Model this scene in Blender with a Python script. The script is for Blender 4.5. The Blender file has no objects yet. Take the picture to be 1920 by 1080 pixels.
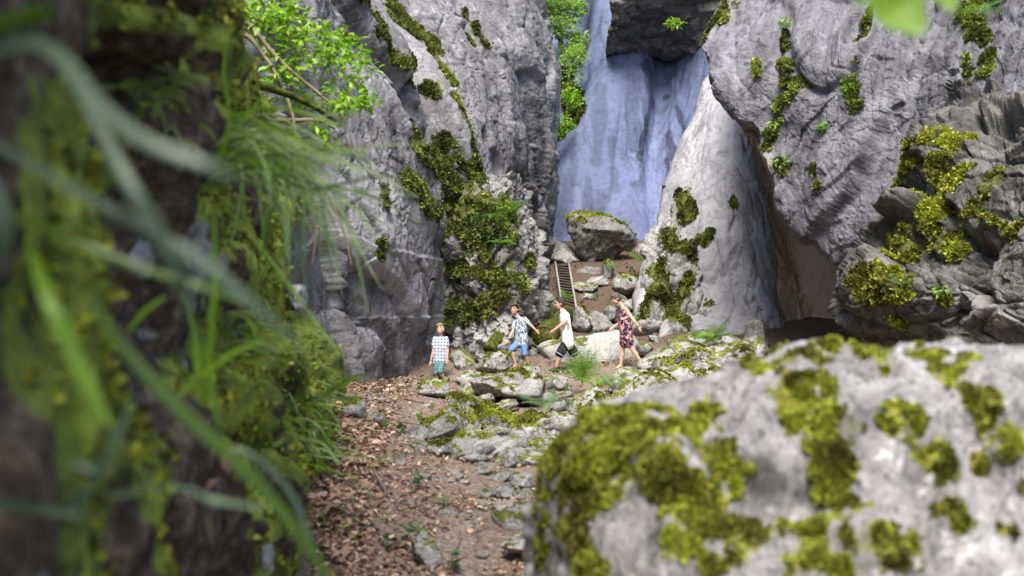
import bpy, math, random
import numpy as np
from mathutils import Vector, Matrix

# ------------------------------------------------------------------ camera, sky, sun, exposure
SC = bpy.context.scene
COL = SC.collection
F = 1867.0                                   # focal length in photo pixels (35 mm on 36 mm, 1920 wide)
cam_data = bpy.data.cameras.new('camera'); cam = bpy.data.objects.new('camera', cam_data); COL.objects.link(cam)
cam_data.lens = 35.0; cam_data.sensor_width = 36.0; cam_data.clip_start = 0.05; cam_data.clip_end = 2000
cam.location = (0, 0, 0); cam.rotation_euler = (math.radians(90), 0, 0)
cam_data.dof.use_dof = True; cam_data.dof.focus_distance = 22.0; cam_data.dof.aperture_fstop = 1.9
SC.camera = cam

SUN_EL, SUN_AZ = 56.0, 188.0                 # azimuth clockwise from +Y
world = bpy.data.worlds.new('World'); SC.world = world; world.use_nodes = True
wn = world.node_tree; wn.nodes.clear()
sky = wn.nodes.new('ShaderNodeTexSky'); sky.sky_type = 'NISHITA'; sky.sun_disc = False
sky.sun_elevation = math.radians(SUN_EL); sky.sun_rotation = math.radians(SUN_AZ)
sky.air_density = 1.0; sky.dust_density = 2.5; sky.ozone_density = 1.0
bg = wn.nodes.new('ShaderNodeBackground'); bg.inputs[1].default_value = 0.105
wo = wn.nodes.new('ShaderNodeOutputWorld')
wn.links.new(sky.outputs[0], bg.inputs[0]); wn.links.new(bg.outputs[0], wo.inputs[0])
sun_data = bpy.data.lights.new('sun', 'SUN'); sun_data.energy = 3.3; sun_data.angle = math.radians(30); sun_data.color = (1.0, 0.95, 0.87)
sun = bpy.data.objects.new('sun', sun_data); COL.objects.link(sun)
_az, _el = math.radians(SUN_AZ), math.radians(SUN_EL)
_sd = Vector((math.sin(_az) * math.cos(_el), math.cos(_az) * math.cos(_el), math.sin(_el)))
sun.rotation_euler = _sd.to_track_quat('Z', 'Y').to_euler()
SC.view_settings.view_transform = 'Standard'; SC.view_settings.look = 'None'
SC.view_settings.gamma = 1.0; SC.view_settings.use_curve_mapping = False
SC.view_settings.exposure = 1.32
SC.render.engine = 'CYCLES'
SC.cycles.max_bounces = 7; SC.cycles.diffuse_bounces = 4; SC.cycles.transmission_bounces = 4; SC.cycles.caustics_reflective = False
SC.cycles.use_denoising = True

rng = np.random.default_rng(11)
random.seed(11)

# ------------------------------------------------------------------ helpers
def P(px, py, d):
    """world point seen at photo pixel (px, py) when it stands d metres in front of the viewer"""
    return np.array([(px - 960.0) * d / F, d, (540.0 - py) * d / F])

def link(o, parent=None):
    COL.objects.link(o)
    if parent is not None: o.parent = parent
    return o

def tag(o, label=None, cat=None, group=None, kind=None):
    if label: o['label'] = label
    if cat: o['category'] = cat
    if group: o['group'] = group
    if kind: o['kind'] = kind
    return o

def empty(name, loc):
    o = bpy.data.objects.new(name, None); o.location = loc; o.empty_display_size = 0.1
    return link(o)

def mesh_np(name, V, faces, mat=None, attrs=None, smooth=True):
    """faces: int array (n,3) or (n,4)"""
    V = np.asarray(V, np.float32); faces = np.asarray(faces, np.int32)
    me = bpy.data.meshes.new(name)
    k = faces.shape[1]; n = len(faces)
    me.vertices.add(len(V)); me.vertices.foreach_set('co', V.ravel())
    me.loops.add(n * k); me.loops.foreach_set('vertex_index', faces.ravel())
    me.polygons.add(n); me.polygons.foreach_set('loop_start', np.arange(0, n * k, k, dtype=np.int32))
    me.update(calc_edges=True)
    if smooth: me.polygons.foreach_set('use_smooth', np.ones(n, bool))
    for an, av in (attrs or {}).items():
        a = me.attributes.new(an, 'FLOAT', 'POINT'); a.data.foreach_set('value', np.asarray(av, np.float32).ravel())
    if mat: me.materials.append(mat)
    return me

def obj(name, me, parent=None, **kw):
    o = bpy.data.objects.new(name, me); link(o, parent); tag(o, **kw); return o

def grid_faces(nu, nv):
    i = np.arange(nu * nv).reshape(nu, nv)
    return np.stack([i[:-1, :-1], i[1:, :-1], i[1:, 1:], i[:-1, 1:]], -1).reshape(-1, 4)

# ---- noise
def _h(ix, iy, iz, s):
    with np.errstate(over='ignore'):
        h = (ix.astype(np.uint32) * np.uint32(374761393)) ^ (iy.astype(np.uint32) * np.uint32(668265263)) ^ (iz.astype(np.uint32) * np.uint32(2654435761)) ^ np.uint32(s * 2654435 % 4294967295)
        h = (h ^ (h >> np.uint32(13))) * np.uint32(1274126177)
        h = (h ^ (h >> np.uint32(16))) * np.uint32(2246822519)
        h = h ^ (h >> np.uint32(15))
    return h

def _hf(ix, iy, iz, s):
    return _h(ix, iy, iz, s).astype(np.float32) * np.float32(1 / 4294967296.0)

def vnoise(p, s=0):
    f = np.floor(p); i = f.astype(np.int64); t = (p - f).astype(np.float32); t = t * t * t * (t * (t * 6 - 15) + 10)
    x, y, z = i[..., 0], i[..., 1], i[..., 2]; tx, ty, tz = t[..., 0], t[..., 1], t[..., 2]
    def L(a, b, w): return a + (b - a) * w
    r = L(L(L(_hf(x, y, z, s), _hf(x + 1, y, z, s), tx), L(_hf(x, y + 1, z, s), _hf(x + 1, y + 1, z, s), tx), ty),
          L(L(_hf(x, y, z + 1, s), _hf(x + 1, y, z + 1, s), tx), L(_hf(x, y + 1, z + 1, s), _hf(x + 1, y + 1, z + 1, s), tx), ty), tz)
    return r * 2 - 1

def fbm(p, s=0, oct=4, gain=0.5, lac=2.1):
    a, r, n = 1.0, 0.0, 0.0
    for k in range(oct):
        r = r + a * vnoise(p, s + k * 17); n += a; a *= gain; p = p * lac + 3.7
    return r / n

def ridged(p, s=0, oct=3):
    a, r, n = 1.0, 0.0, 0.0
    for k in range(oct):
        r = r + a * (1 - 2 * np.abs(vnoise(p, s + k * 31))); n += a; a *= 0.5; p = p * 2.1 + 1.3
    return r / n

def facet(p, s=0, tilt=1.0, step=0.6, warp=0.35):
    """blocky fracture: every cell is a randomly tilted plane; also the distance to the joint between cells"""
    p = p + warp * np.stack([vnoise(p * 1.3, s + 5), vnoise(p * 1.3, s + 6), vnoise(p * 1.3, s + 7)], -1)
    sh = p.shape[:-1]; q = p.reshape(-1, 3); f = np.floor(q); i = f.astype(np.int64)
    n = len(q); b1 = np.full(n, 9e9, np.float32); b2 = np.full(n, 9e9, np.float32); disp = np.zeros(n, np.float32)
    best = np.zeros((n, 3), np.int64); rel = np.zeros((n, 3), np.float32)
    for dx in (-1, 0, 1):
        for dy in (-1, 0, 1):
            for dz in (-1, 0, 1):
                c = i + np.array([dx, dy, dz]); x, y, z = c[:, 0], c[:, 1], c[:, 2]
                h = _h(x, y, z, s)
                fp = np.stack([(h & np.uint32(1023)), ((h >> np.uint32(10)) & np.uint32(1023)), ((h >> np.uint32(20)) & np.uint32(1023))], -1).astype(np.float32) / 1023.0
                r = (q - c).astype(np.float32) - fp
                d = (r * r).sum(-1)
                m = d < b1
                b2 = np.where(m, b1, np.minimum(b2, d)); b1 = np.where(m, d, b1)
                best[m] = c[m]; rel[m] = r[m]
    x, y, z = best[:, 0], best[:, 1], best[:, 2]
    g = np.stack([_hf(x, y, z, s + 91), _hf(x, y, z, s + 92), _hf(x, y, z, s + 93)], -1) * 2 - 1
    disp = tilt * (g * rel).sum(-1) + step * (_hf(x, y, z, s + 94) - 0.5)
    edge = np.sqrt(b2) - np.sqrt(b1)
    return disp.reshape(sh), edge.reshape(sh)

def sstep(a, b, x):
    t = np.clip((x - a) / (b - a), 0, 1); return t * t * (3 - 2 * t)

# ---- surfaces from a control net
def _cr(C, n, wt=None):
    """Catmull-Rom along axis 0 to n samples; wt shares the samples out over the intervals"""
    m = C.shape[0]; u = np.linspace(0, m - 1 - 1e-6, n)
    if wt is not None:
        cw = np.concatenate([[0], np.cumsum(wt)]); u = np.interp(np.linspace(0, cw[-1], n), cw, np.arange(m)); u = np.minimum(u, m - 1 - 1e-6)
    k = np.floor(u).astype(int); t = (u - k)[:, None, None]
    g = lambda j: C[np.clip(j, 0, m - 1)]
    p0, p1, p2, p3 = g(k - 1), g(k), g(k + 1), g(k + 2)
    return 0.5 * (2 * p1 + (p2 - p0) * t + (2 * p0 - 5 * p1 + 4 * p2 - p3) * t ** 2 + (3 * p1 - p0 - 3 * p2 + p3) * t ** 3)

def net(C, nu, nv, wu=None, wv=None):
    C = np.asarray(C, float); A = _cr(C, nu, wu); return np.swapaxes(_cr(np.swapaxes(A, 0, 1), nv, wv), 0, 1)

def gnormals(G):
    a = np.gradient(G, axis=0); b = np.gradient(G, axis=1); n = np.cross(a, b)
    return n / np.maximum(np.linalg.norm(n, axis=-1, keepdims=True), 1e-9)

def blur(a, n=1):
    for _ in range(n):
        for ax in (0, 1):
            p = np.concatenate([np.take(a, [0], ax), a, np.take(a, [-1], ax)], ax); m = a.shape[ax]
            a = 0.25 * np.take(p, range(0, m), ax) + 0.5 * a + 0.25 * np.take(p, range(2, m + 2), ax)
    return a

def rot_frame(ax, ang):
    return np.array(Matrix.Rotation(math.radians(ang), 3, ax))

def pix(G):
    return np.stack([960 + G[..., 0] * F / np.maximum(G[..., 1], .1), 540 - G[..., 2] * F / np.maximum(G[..., 1], .1)], -1)

def blobs(G, spots, seed, rough=0.45, nscale=1.0, ledge=None, soft=0.35):
    """mask of ragged patches: each spot a segment (point a, point b, radius in metres)"""
    m = np.full(G.shape[:-1], -9.0)
    for a, b, r in spots:
        a = np.asarray(a); b = np.asarray(b); ab = b - a; L = max((ab ** 2).sum(), 1e-9)
        t = np.clip(((G - a) @ ab) / L, 0, 1)[..., None]; d = np.linalg.norm(G - (a + t * ab), axis=-1)
        m = np.maximum(m, 1 - d / r)
    n = fbm(G * nscale, seed, 4) * 0.8 + 0.7 * fbm(G * nscale * 4.0, seed + 3, 3)
    if ledge is not None: n = n + np.clip(ledge, -.6, .8)
    return sstep(-0.05, soft - 0.05, np.minimum(m, 0.75) - 0.08 + rough * 1.7 * n)

def on(G, px, py):
    """the point of a built surface that the photo shows at (px, py)"""
    q = pix(G); d = (q[..., 0] - px) ** 2 + (q[..., 1] - py) ** 2
    k = np.argwhere(d < max(d.min() * 1.5, 40.0))
    j = k[np.argmin([G[tuple(a)][1] for a in k])]
    return G[tuple(j)]

def spots_on(G, L):
    """list of (px0,py0,px1,py1,radius px) -> 3-D segments on surface G"""
    out = []
    for a, b, c, d, r in L:
        p, q = on(G, a, b), on(G, c, d); out.append((p, q, r * (p[1] + q[1]) / 2 / F))
    return out

# ------------------------------------------------------------------ materials
class NT:
    def __init__(s, name):
        s.m = bpy.data.materials.new(name); s.m.use_nodes = True; s.t = s.m.node_tree; s.t.nodes.clear()
        s.out = s.n('ShaderNodeOutputMaterial')
    def n(s, typ, **kw):
        x = s.t.nodes.new(typ)
        for k, v in kw.items(): setattr(x, k, v)
        return x
    def l(s, a, b): s.t.links.new(a, b)
    def coord(s, scale=(1, 1, 1), rot=(0, 0, 0), kind='Object'):
        c = s.n('ShaderNodeTexCoord'); m = s.n('ShaderNodeMapping'); m.inputs['Scale'].default_value = scale
        m.inputs['Rotation'].default_value = [math.radians(a) for a in rot]
        s.l(c.outputs[kind], m.inputs[0]); return m.outputs[0]
    def noise(s, vec, scale, detail=4, rough=0.55, dist=0.0):
        x = s.n('ShaderNodeTexNoise'); x.inputs['Scale'].default_value = scale; x.inputs['Detail'].default_value = detail
        x.inputs['Roughness'].default_value = rough; x.inputs['Distortion'].default_value = dist
        s.l(vec, x.inputs['Vector']); return x.outputs[0]
    def voro(s, vec, scale, feature='F1', out=0):
        x = s.n('ShaderNodeTexVoronoi'); x.feature = feature; x.inputs['Scale'].default_value = scale; s.l(vec, x.inputs['Vector']); return x.outputs[out]
    def ramp(s, fac, stops, interp='LINEAR'):
        r = s.n('ShaderNodeValToRGB'); r.color_ramp.interpolation = interp; e = r.color_ramp.elements
        while len(e) < len(stops): e.new(0.5)
        for k, (p, c) in enumerate(stops):
            e[k].position = p; e[k].color = (c, c, c, 1) if isinstance(c, (int, float)) else (*c, 1)
        s.l(fac, r.inputs[0]); return r.outputs[0]
    def mix(s, fac, a, b, mode='MIX'):
        x = s.n('ShaderNodeMix'); x.data_type = 'RGBA'; x.blend_type = mode
        for sock, v in ((x.inputs[0], fac), (x.inputs[6], a), (x.inputs[7], b)):
            if isinstance(v, (int, float)): sock.default_value = v
            elif isinstance(v, tuple): sock.default_value = (*v, 1)
            else: s.l(v, sock)
        return x.outputs[2]
    def math(s, op, a, b=0.0, clamp=False):
        x = s.n('ShaderNodeMath', operation=op); x.use_clamp = clamp
        for sock, v in ((x.inputs[0], a), (x.inputs[1], b)):
            if isinstance(v, (int, float)): sock.default_value = v
            else: s.l(v, sock)
        return x.outputs[0]
    def attr(s, name):
        x = s.n('ShaderNodeAttribute'); x.attribute_name = name; return x.outputs['Fac']
    def bump(s, h, strength, dist, prev=None):
        x = s.n('ShaderNodeBump'); x.inputs['Strength'].default_value = strength; x.inputs['Distance'].default_value = dist
        s.l(h, x.inputs['Height'])
        if prev: s.l(prev, x.inputs['Normal'])
        return x.outputs[0]
    def bsdf(s, col, rough=0.8, normal=None, spec=0.3, trans=None, sub=None):
        b = s.n('ShaderNodeBsdfPrincipled')
        for key, v in (('Base Color', col), ('Roughness', rough)):
            if isinstance(v, tuple): b.inputs[key].default_value = (*v, 1)
            elif isinstance(v, (int, float)): b.inputs[key].default_value = v
            else: s.l(v, b.inputs[key])
        b.inputs['Specular IOR Level'].default_value = spec
        if normal: s.l(normal, b.inputs['Normal'])
        o = b.outputs[0]
        if trans:
            t = s.n('ShaderNodeBsdfTranslucent')
            if isinstance(col, tuple): t.inputs[0].default_value = (*col, 1)
            else: s.l(col, t.inputs[0])
            a = s.n('ShaderNodeMixShader'); a.inputs[0].default_value = trans; s.l(o, a.inputs[1]); s.l(t.outputs[0], a.inputs[2]); o = a.outputs[0]
        s.l(o, s.out.inputs[0]); return s.m

def simple(name, col, rough=0.7, spec=0.3, var=0.25, scale=6.0, bump=0.0):
    t = NT(name); v = t.coord(); n = t.noise(v, scale, 4)
    c = t.mix(n, tuple(x * (1 - var) for x in col), tuple(min(1, x * (1 + var)) for x in col))
    nb = t.bump(t.noise(v, scale * 4, 3), bump, 0.02) if bump else None
    return t.bsdf(c, rough, nb, spec)

def rock_mat(name, dark, mid, light, streak=(1, 1, 0.25), rot=(0, 0, 0), size=1.0, white=0.5, speck=0.35, warm=None, warm_amt=0.0, mossc=((0.04, 0.042, 0.012), (0.16, 0.18, 0.035)), bump=0.55, fine=1.0):
    """weathered limestone; attributes: moss, tone (bare pale / dark staining of the stone, and shade painted in), warm"""
    t = NT(name); v = t.coord(); vs = t.coord(streak, rot)
    big = t.noise(v, 0.45 / size, 5, 0.6, 0.4)
    st = t.noise(vs, 1.6 / size, 6, 0.65, 0.3)
    c = t.mix(t.ramp(big, [(0.36, 0.0), (0.62, 1.0)]), dark, mid)
    c = t.mix(t.ramp(st, [(0.42, 0.0), (0.72, 1.0)]), c, light)
    # white lichen crusts
    li = t.noise(v, 2.6 / size, 8, 0.72, 0.6)
    c = t.mix(t.math('MULTIPLY', t.ramp(li, [(0.56, 0.0), (0.66, 1.0)]), white), c, tuple(min(0.75, x * 1.45 + 0.06) for x in light))
    # dark weathering veins
    rv = t.noise(vs, 3.4 / size, 9, 0.75, 0.8); c = t.mix(t.math('MULTIPLY', t.ramp(rv, [(0.36, 1.0), (0.47, 0.0)]), 0.6), c, tuple(x * 0.38 for x in dark))
    # black algae specks
    sp = t.noise(v, 11.0 / size * fine, 5, 0.7)
    c = t.mix(t.math('MULTIPLY', t.ramp(sp, [(0.33, 1.0), (0.45, 0.0)]), speck), c, tuple(x * 0.25 for x in dark))
    # hairline joints
    ve = t.voro(t.mix(0.25, vs, t.n('ShaderNodeTexNoise').outputs[1]), 1.1 / size, 'DISTANCE_TO_EDGE')
    c = t.mix(t.math('MULTIPLY', t.ramp(ve, [(0.0, 1.0), (0.018, 0.0)]), 0.30), c, tuple(x * 0.35 for x in dark))
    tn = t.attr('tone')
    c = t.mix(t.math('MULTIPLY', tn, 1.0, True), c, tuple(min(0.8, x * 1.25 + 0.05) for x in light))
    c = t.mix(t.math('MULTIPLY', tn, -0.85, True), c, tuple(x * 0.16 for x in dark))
    if warm:
        c = t.mix(t.math('MULTIPLY', t.attr('warm'), warm_amt, True), c, warm)
    mo = t.attr('moss'); mn = t.noise(v, 9.0 / size, 6, 0.7)
    mfac = t.ramp(t.math('ADD', mo, t.math('MULTIPLY', t.math('SUBTRACT', mn, 0.5), 1.7)), [(0.30, 0.0), (0.62, 1.0)])
    mcol = t.ramp(t.noise(v, 4.0 / size, 6, 0.7, 0.5), [(0.36, mossc[0]), (0.50, tuple((a + b) / 2 for a, b in zip(*mossc))), (0.66, mossc[1])])
    mcol = t.mix(t.ramp(t.noise(v, 30.0 / size, 3), [(0.35, 0.0), (0.65, 1.0)]), t.mix(0.5, mcol, (0.02, 0.02, 0.008)), mcol)
    c = t.mix(mfac, c, mcol)
    h = t.math('ADD', t.noise(v, 5.0 / size * fine, 8, 0.7), t.math('MULTIPLY', t.ramp(ve, [(0.0, 0.0), (0.03, 1.0)]), 0.25))
    b = t.bump(h, min(1.0, bump * 1.2), 0.16 * size)
    h2 = t.noise(v, 26.0 / size * fine, 5, 0.7); b = t.bump(h2, min(1.0, bump * 1.3), 0.05 * size, b)
    rough = t.mix(mfac, (0.72,) * 3, (0.95,) * 3)
    return t.bsdf(c, rough, b, 0.3)

def leafmat(name, stops, trans=0.35, rough=0.45, spec=0.4, use='rnd'):
    t = NT(name)
    if use == 'rnd': f = t.attr('rnd')
    else: f = t.n('ShaderNodeObjectInfo').outputs['Random']
    n = t.noise(t.coord(), 30.0, 2)
    f = t.math('ADD', f, t.math('MULTIPLY', t.math('SUBTRACT', n, 0.5), 0.25), True)
    c = t.ramp(f, stops); return t.bsdf(c, rough, None, spec, trans)

M = {}
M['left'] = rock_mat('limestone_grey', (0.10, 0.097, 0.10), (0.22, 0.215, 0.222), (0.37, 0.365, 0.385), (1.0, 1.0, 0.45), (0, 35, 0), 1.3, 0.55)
M['right'] = rock_mat('limestone_lavender', (0.085, 0.083, 0.092), (0.18, 0.177, 0.198), (0.29, 0.287, 0.32), (1.0, 1.0, 0.4), (0, -25, 0), 1.0, 0.3, 0.45, (0.30, 0.235, 0.17), 0.9)
M['near_right'] = rock_mat('limestone_blocky', (0.055, 0.053, 0.048), (0.115, 0.11, 0.10), (0.23, 0.225, 0.215), (1.0, 1.0, 0.6), (0, -40, 0), 0.7, 0.35, 0.5)
M['blue'] = rock_mat('limestone_blue', (0.082, 0.098, 0.16), (0.122, 0.148, 0.26), (0.165, 0.20, 0.335), (1.2, 1.2, 0.14), (0, 0, 0), 4.0, 0.06, 0.30, bump=0.25)
M['pale'] = rock_mat('limestone_pale', (0.275, 0.27, 0.285), (0.365, 0.36, 0.38), (0.46, 0.455, 0.475), (1.2, 1.2, 0.2), (0, 8, 0), 1.8, 0.25, 0.25, (0.50, 0.385, 0.285), 1.0, bump=0.35)
M['butt'] = rock_mat('limestone_mossy', (0.10, 0.098, 0.092), (0.20, 0.195, 0.19), (0.40, 0.395, 0.385), (1, 1, 0.5), (0, 20, 0), 0.9, 0.6, 0.6)
M['boulder'] = rock_mat('boulder_stone', (0.15, 0.147, 0.137), (0.32, 0.315, 0.30), (0.50, 0.495, 0.475), (1, 1, 0.7), (20, 30, 0), 0.40, 0.75, 0.85, bump=0.8, mossc=((0.06, 0.066, 0.016), (0.25, 0.29, 0.05)))
M['pathstone'] = rock_mat('path_stone', (0.20, 0.18, 0.155), (0.29, 0.265, 0.235), (0.37, 0.345, 0.31), (1, 1, 1), (20, 30, 0), 0.35, 0.3, 0.3)
M['front'] = rock_mat('foreground_stone', (0.10, 0.096, 0.09), (0.27, 0.262, 0.265), (0.45, 0.44, 0.45), (1, 1, 0.4), (0, 32, 0), 0.20, 0.9, 1.0, mossc=((0.055, 0.048, 0.014), (0.36, 0.39, 0.035)))
M['far'] = rock_mat('limestone_far', (0.19, 0.20, 0.235), (0.27, 0.285, 0.34), (0.36, 0.375, 0.43), (1, 1, 0.4), (0, 0, 0), 3.0, 0.4, 0.3)
# ------------------------------------------------------------------ moss and foliage scatter
M['moss'] = leafmat('moss_tufts', [(0.0, (0.03, 0.032, 0.014)), (0.35, (0.09, 0.11, 0.028)), (0.75, (0.23, 0.28, 0.05)), (1.0, (0.42, 0.50, 0.09))], 0.3, 0.9, 0.1)
M['moss_bright'] = leafmat('moss_tufts_bright', [(0.0, (0.045, 0.036, 0.014)), (0.3, (0.14, 0.15, 0.025)), (0.65, (0.33, 0.375, 0.04)), (1.0, (0.52, 0.58, 0.08))], 0.3, 0.9, 0.1)
M['leaf_wall'] = leafmat('small_wall_leaves', [(0.0, (0.03, 0.045, 0.014)), (0.5, (0.085, 0.13, 0.035)), (1.0, (0.18, 0.25, 0.06))], 0.3)
M['leaf_sun'] = leafmat('sunlit_leaves', [(0.0, (0.09, 0.20, 0.012)), (0.5, (0.22, 0.43, 0.022)), (1.0, (0.42, 0.62, 0.06))], 0.45)
M['leaf_far'] = leafmat('far_leaves', [(0.0, (0.10, 0.19, 0.05)), (0.5, (0.22, 0.38, 0.06)), (1.0, (0.45, 0.60, 0.10))], 0.5)

def unit(v): return v / np.maximum(np.linalg.norm(v, axis=-1, keepdims=True), 1e-9)

def tufts(G, N, mask, count, size, seed, blades=2, lift=0.0, spread=0.9, patch=3.0):
    """many small leaflets standing on a surface where mask is high; returns verts, tris, rnd"""
    r = np.random.default_rng(seed)
    Gf = G.reshape(-1, 3); Nf = N.reshape(-1, 3)
    d = np.gradient(G, axis=0); e = np.gradient(G, axis=1); area = np.linalg.norm(np.cross(d, e), axis=-1)
    vis = (q := pix(G), (q[..., 0] > -150) & (q[..., 0] < 2070) & (q[..., 1] > -150) & (q[..., 1] < 1230))[1]
    w = (np.clip(mask - 0.35, 0, 1) * area * vis * sstep(-.25, .3, fbm(G * patch * 1.6, seed + 2, 3))).ravel()
    if w.sum() <= 0: return None
    k = r.choice(len(Gf), count, p=w / w.sum())
    du = d.reshape(-1, 3)[k]; ev = e.reshape(-1, 3)[k]
    base = Gf[k] + du * r.uniform(-.5, .5, (count, 1)) + ev * r.uniform(-.5, .5, (count, 1)) + Nf[k] * lift
    clump = 0.5 + 0.5 * vnoise(base * patch, seed)
    V, R = [], []
    for b in range(blades):
        dirn = Nf[k] + spread * r.normal(size=(count, 3)); dirn /= np.linalg.norm(dirn, axis=1, keepdims=True)
        side = np.cross(dirn, r.normal(size=(count, 3))); side /= np.maximum(np.linalg.norm(side, axis=1, keepdims=True), 1e-6)
        s = size * r.uniform(0.5, 1.4, (count, 1))
        V.append(np.stack([base - side * s * .32, base + dirn * s * .5 + side * s * .30, base + dirn * s, base + dirn * s * .5 - side * s * .36], 1))
        R.append(np.repeat(np.clip(clump * 0.75 + r.uniform(-.25, .35, count), 0, 1), 4))
    V = np.concatenate(V).reshape(-1, 3); n = len(V) // 4
    Fc = np.arange(n * 4).reshape(n, 4)
    return V, Fc, np.concatenate(R)

def add_tufts(name, parent, mat, *a, **k):
    res = tufts(*a, **k)
    if res is None: return None
    V, Fc, R = res
    return obj(name, mesh_np(name, V, Fc, mat, {'rnd': R}, smooth=False), parent, kind='stuff')

def wall(name, C, nu, nv, mat, seed, disp, moss=None, mossn=None, tone=None, warm=None, label=None, cat='cliff', wu=None, wv=None, mosspush=0.025, up=0.5, upamt=0.0, flip=False):
    """disp: list of (kind, scale, amp, stretch matrix). Returns object, surface grid, normals, moss mask"""
    G = net(C, nu, nv, wu, wv); N = gnormals(G)
    if flip: N = -N
    tot = np.zeros(G.shape[:2])
    for kind, sc, amp, mtx in disp:
        dsp = np.zeros(G.shape[:2])
        q = (G @ (mtx.T if isinstance(mtx, np.ndarray) else np.eye(3))) / sc
        if kind == 'facet': a, e = facet(q, seed); dsp += amp * (a - 0.35 * (1 - sstep(0.0, 0.10, e)))
        elif kind == 'fbm': dsp += amp * fbm(q, seed + 3, 5)
        elif kind == 'ridge': dsp += amp * ridged(q, seed + 9, 3)
        elif kind == 'terr':
            n_ = unit(np.array(mtx, float)); s_ = (G @ n_) / sc + 0.55 * fbm(G * 0.22, seed + 12, 3) + 0.10 * fbm(G * 1.4, seed + 13, 3); id_ = np.floor(s_); fr = s_ - id_
            along = np.floor((G @ unit(np.cross(n_, [0, 1, 0.2]))) / (sc * 4.5) + _hf(id_.astype(np.int64), id_.astype(np.int64) * 3, id_.astype(np.int64) * 7, seed) * 5 + 0.4 * fbm(G * .8, seed + 14, 2))
            rnd = _hf(id_.astype(np.int64), along.astype(np.int64), id_.astype(np.int64) * 0, seed + 15)
            dsp += amp * ((rnd - .5) + 0.55 * (fr - .5)) * (0.45 + 0.55 * sstep(-.3, .3, fbm(G * 0.3, seed + 16, 2)))
        elif kind == 'crack':
            c_ = np.abs(vnoise(q + 0.35 * np.stack([vnoise(q * 2.3, seed + 17)] * 3, -1), seed + 18)); dsp -= amp * (1 - sstep(0.0, 0.045, c_)) * sstep(-.2, .3, fbm(G * .5, seed + 19, 2))
        tot += blur(dsp, 3 if amp > .25 else 1 if amp > .1 else 0 if amp > .04 else 0) if kind in ('facet', 'terr') else dsp
    G = G + N * tot[..., None]
    N = gnormals(G);  N = -N if flip else N
    mm = np.zeros(G.shape[:2])
    if moss: mm = blobs(G, spots_on(G, moss), seed + 40, 0.5, mossn or 1.2, 0.9 * blur(N[..., 2], 2))
    if upamt: mm = np.maximum(mm, sstep(up, up + 0.3, N[..., 2] + upamt * fbm(G * 0.9, seed + 41, 4)))
    G = G + N * (mosspush * mm * (0.6 + 0.8 * fbm(G * 5.0, seed + 42, 3)))[..., None]
    N = gnormals(G);  N = -N if flip else N
    tn = np.zeros(G.shape[:2])
    if tone:
        for val, L, ns in tone: tn = tn + val * blobs(G, spots_on(G, L), seed + 50, 0.4, ns)
    wm = blobs(G, spots_on(G, warm), seed + 60, 0.25, 0.5) if warm else np.zeros(G.shape[:2])
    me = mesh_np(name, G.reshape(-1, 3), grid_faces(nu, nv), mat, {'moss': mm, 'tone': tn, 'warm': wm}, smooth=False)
    o = obj(name, me, None, label=label, cat=cat, kind='structure')
    return o, G, N, mm

def cnet(rows):
    """rows of (py, [(px, d), ...])"""
    return [[P(px, py, d) for px, d in r] for py, r in rows]

S_DIAG = np.diag([1.0, 1.0, 0.42]) @ rot_frame('Y', 32)       # joints running down to the viewer's right
S_STEEP = np.diag([1.0, 0.6, 0.3]) @ rot_frame('Y', -14)
S_VERT = np.diag([1.0, 1.0, 0.16])
S_BLOCK = np.diag([0.7, 0.7, 1.0]) @ rot_frame('Y', -38)

# ------------------------------------------------------------------ the great grey cliff on the viewer's left
C = cnet([
 (-420, [(150, 9), (380, 15), (430, 18), (470, 21), (500, 23), (540, 25.5), (720, 30), (840, 37), (800, 48)]),
 (-200, [(180, 9), (430, 15), (520, 18), (570, 21), (600, 23), (630, 25.5), (800, 30), (930, 38), (880, 48)]),
 (0,    [(230, 9), (470, 15), (570, 18.2), (630, 21), (670, 23.2), (712, 25.3), (880, 30), (1012, 38), (970, 48)]),
 (120,  [(240, 9), (480, 15), (590, 18.2), (680, 20.8), (750, 23), (815, 25.0), (940, 30), (1052, 38), (1000, 48)]),
 (220,  [(250, 9), (485, 15), (600, 18.2), (710, 20.6), (800, 22.6), (872, 24.8), (960, 30), (1050, 38), (1000, 48)]),
 (340,  [(250, 9), (490, 15), (610, 18.0), (725, 20.3), (810, 22.8), (903, 25.0), (970, 30), (1040, 38), (990, 48)]),
 (450,  [(250, 9), (490, 15), (615, 17.8), (735, 20.2), (822, 23.2), (895, 25.5), (960, 30), (1032, 38), (980, 48)]),
 (560,  [(250, 9), (490, 15), (620, 17.8), (740, 20.4), (826, 23.6), (880, 25.5), (940, 30), (1010, 37), (960, 46)]),
 (660,  [(250, 9), (490, 14.6), (620, 17.4), (740, 20.4), (826, 23.6), (870, 25.0), (920, 29), (980, 36), (940, 44)]),
 (780,  [(250, 9), (490, 14.2), (620, 17.0), (735, 20.2), (820, 23.4), (860, 24.0), (900, 28), (960, 34), (920, 42)]),
])
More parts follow.
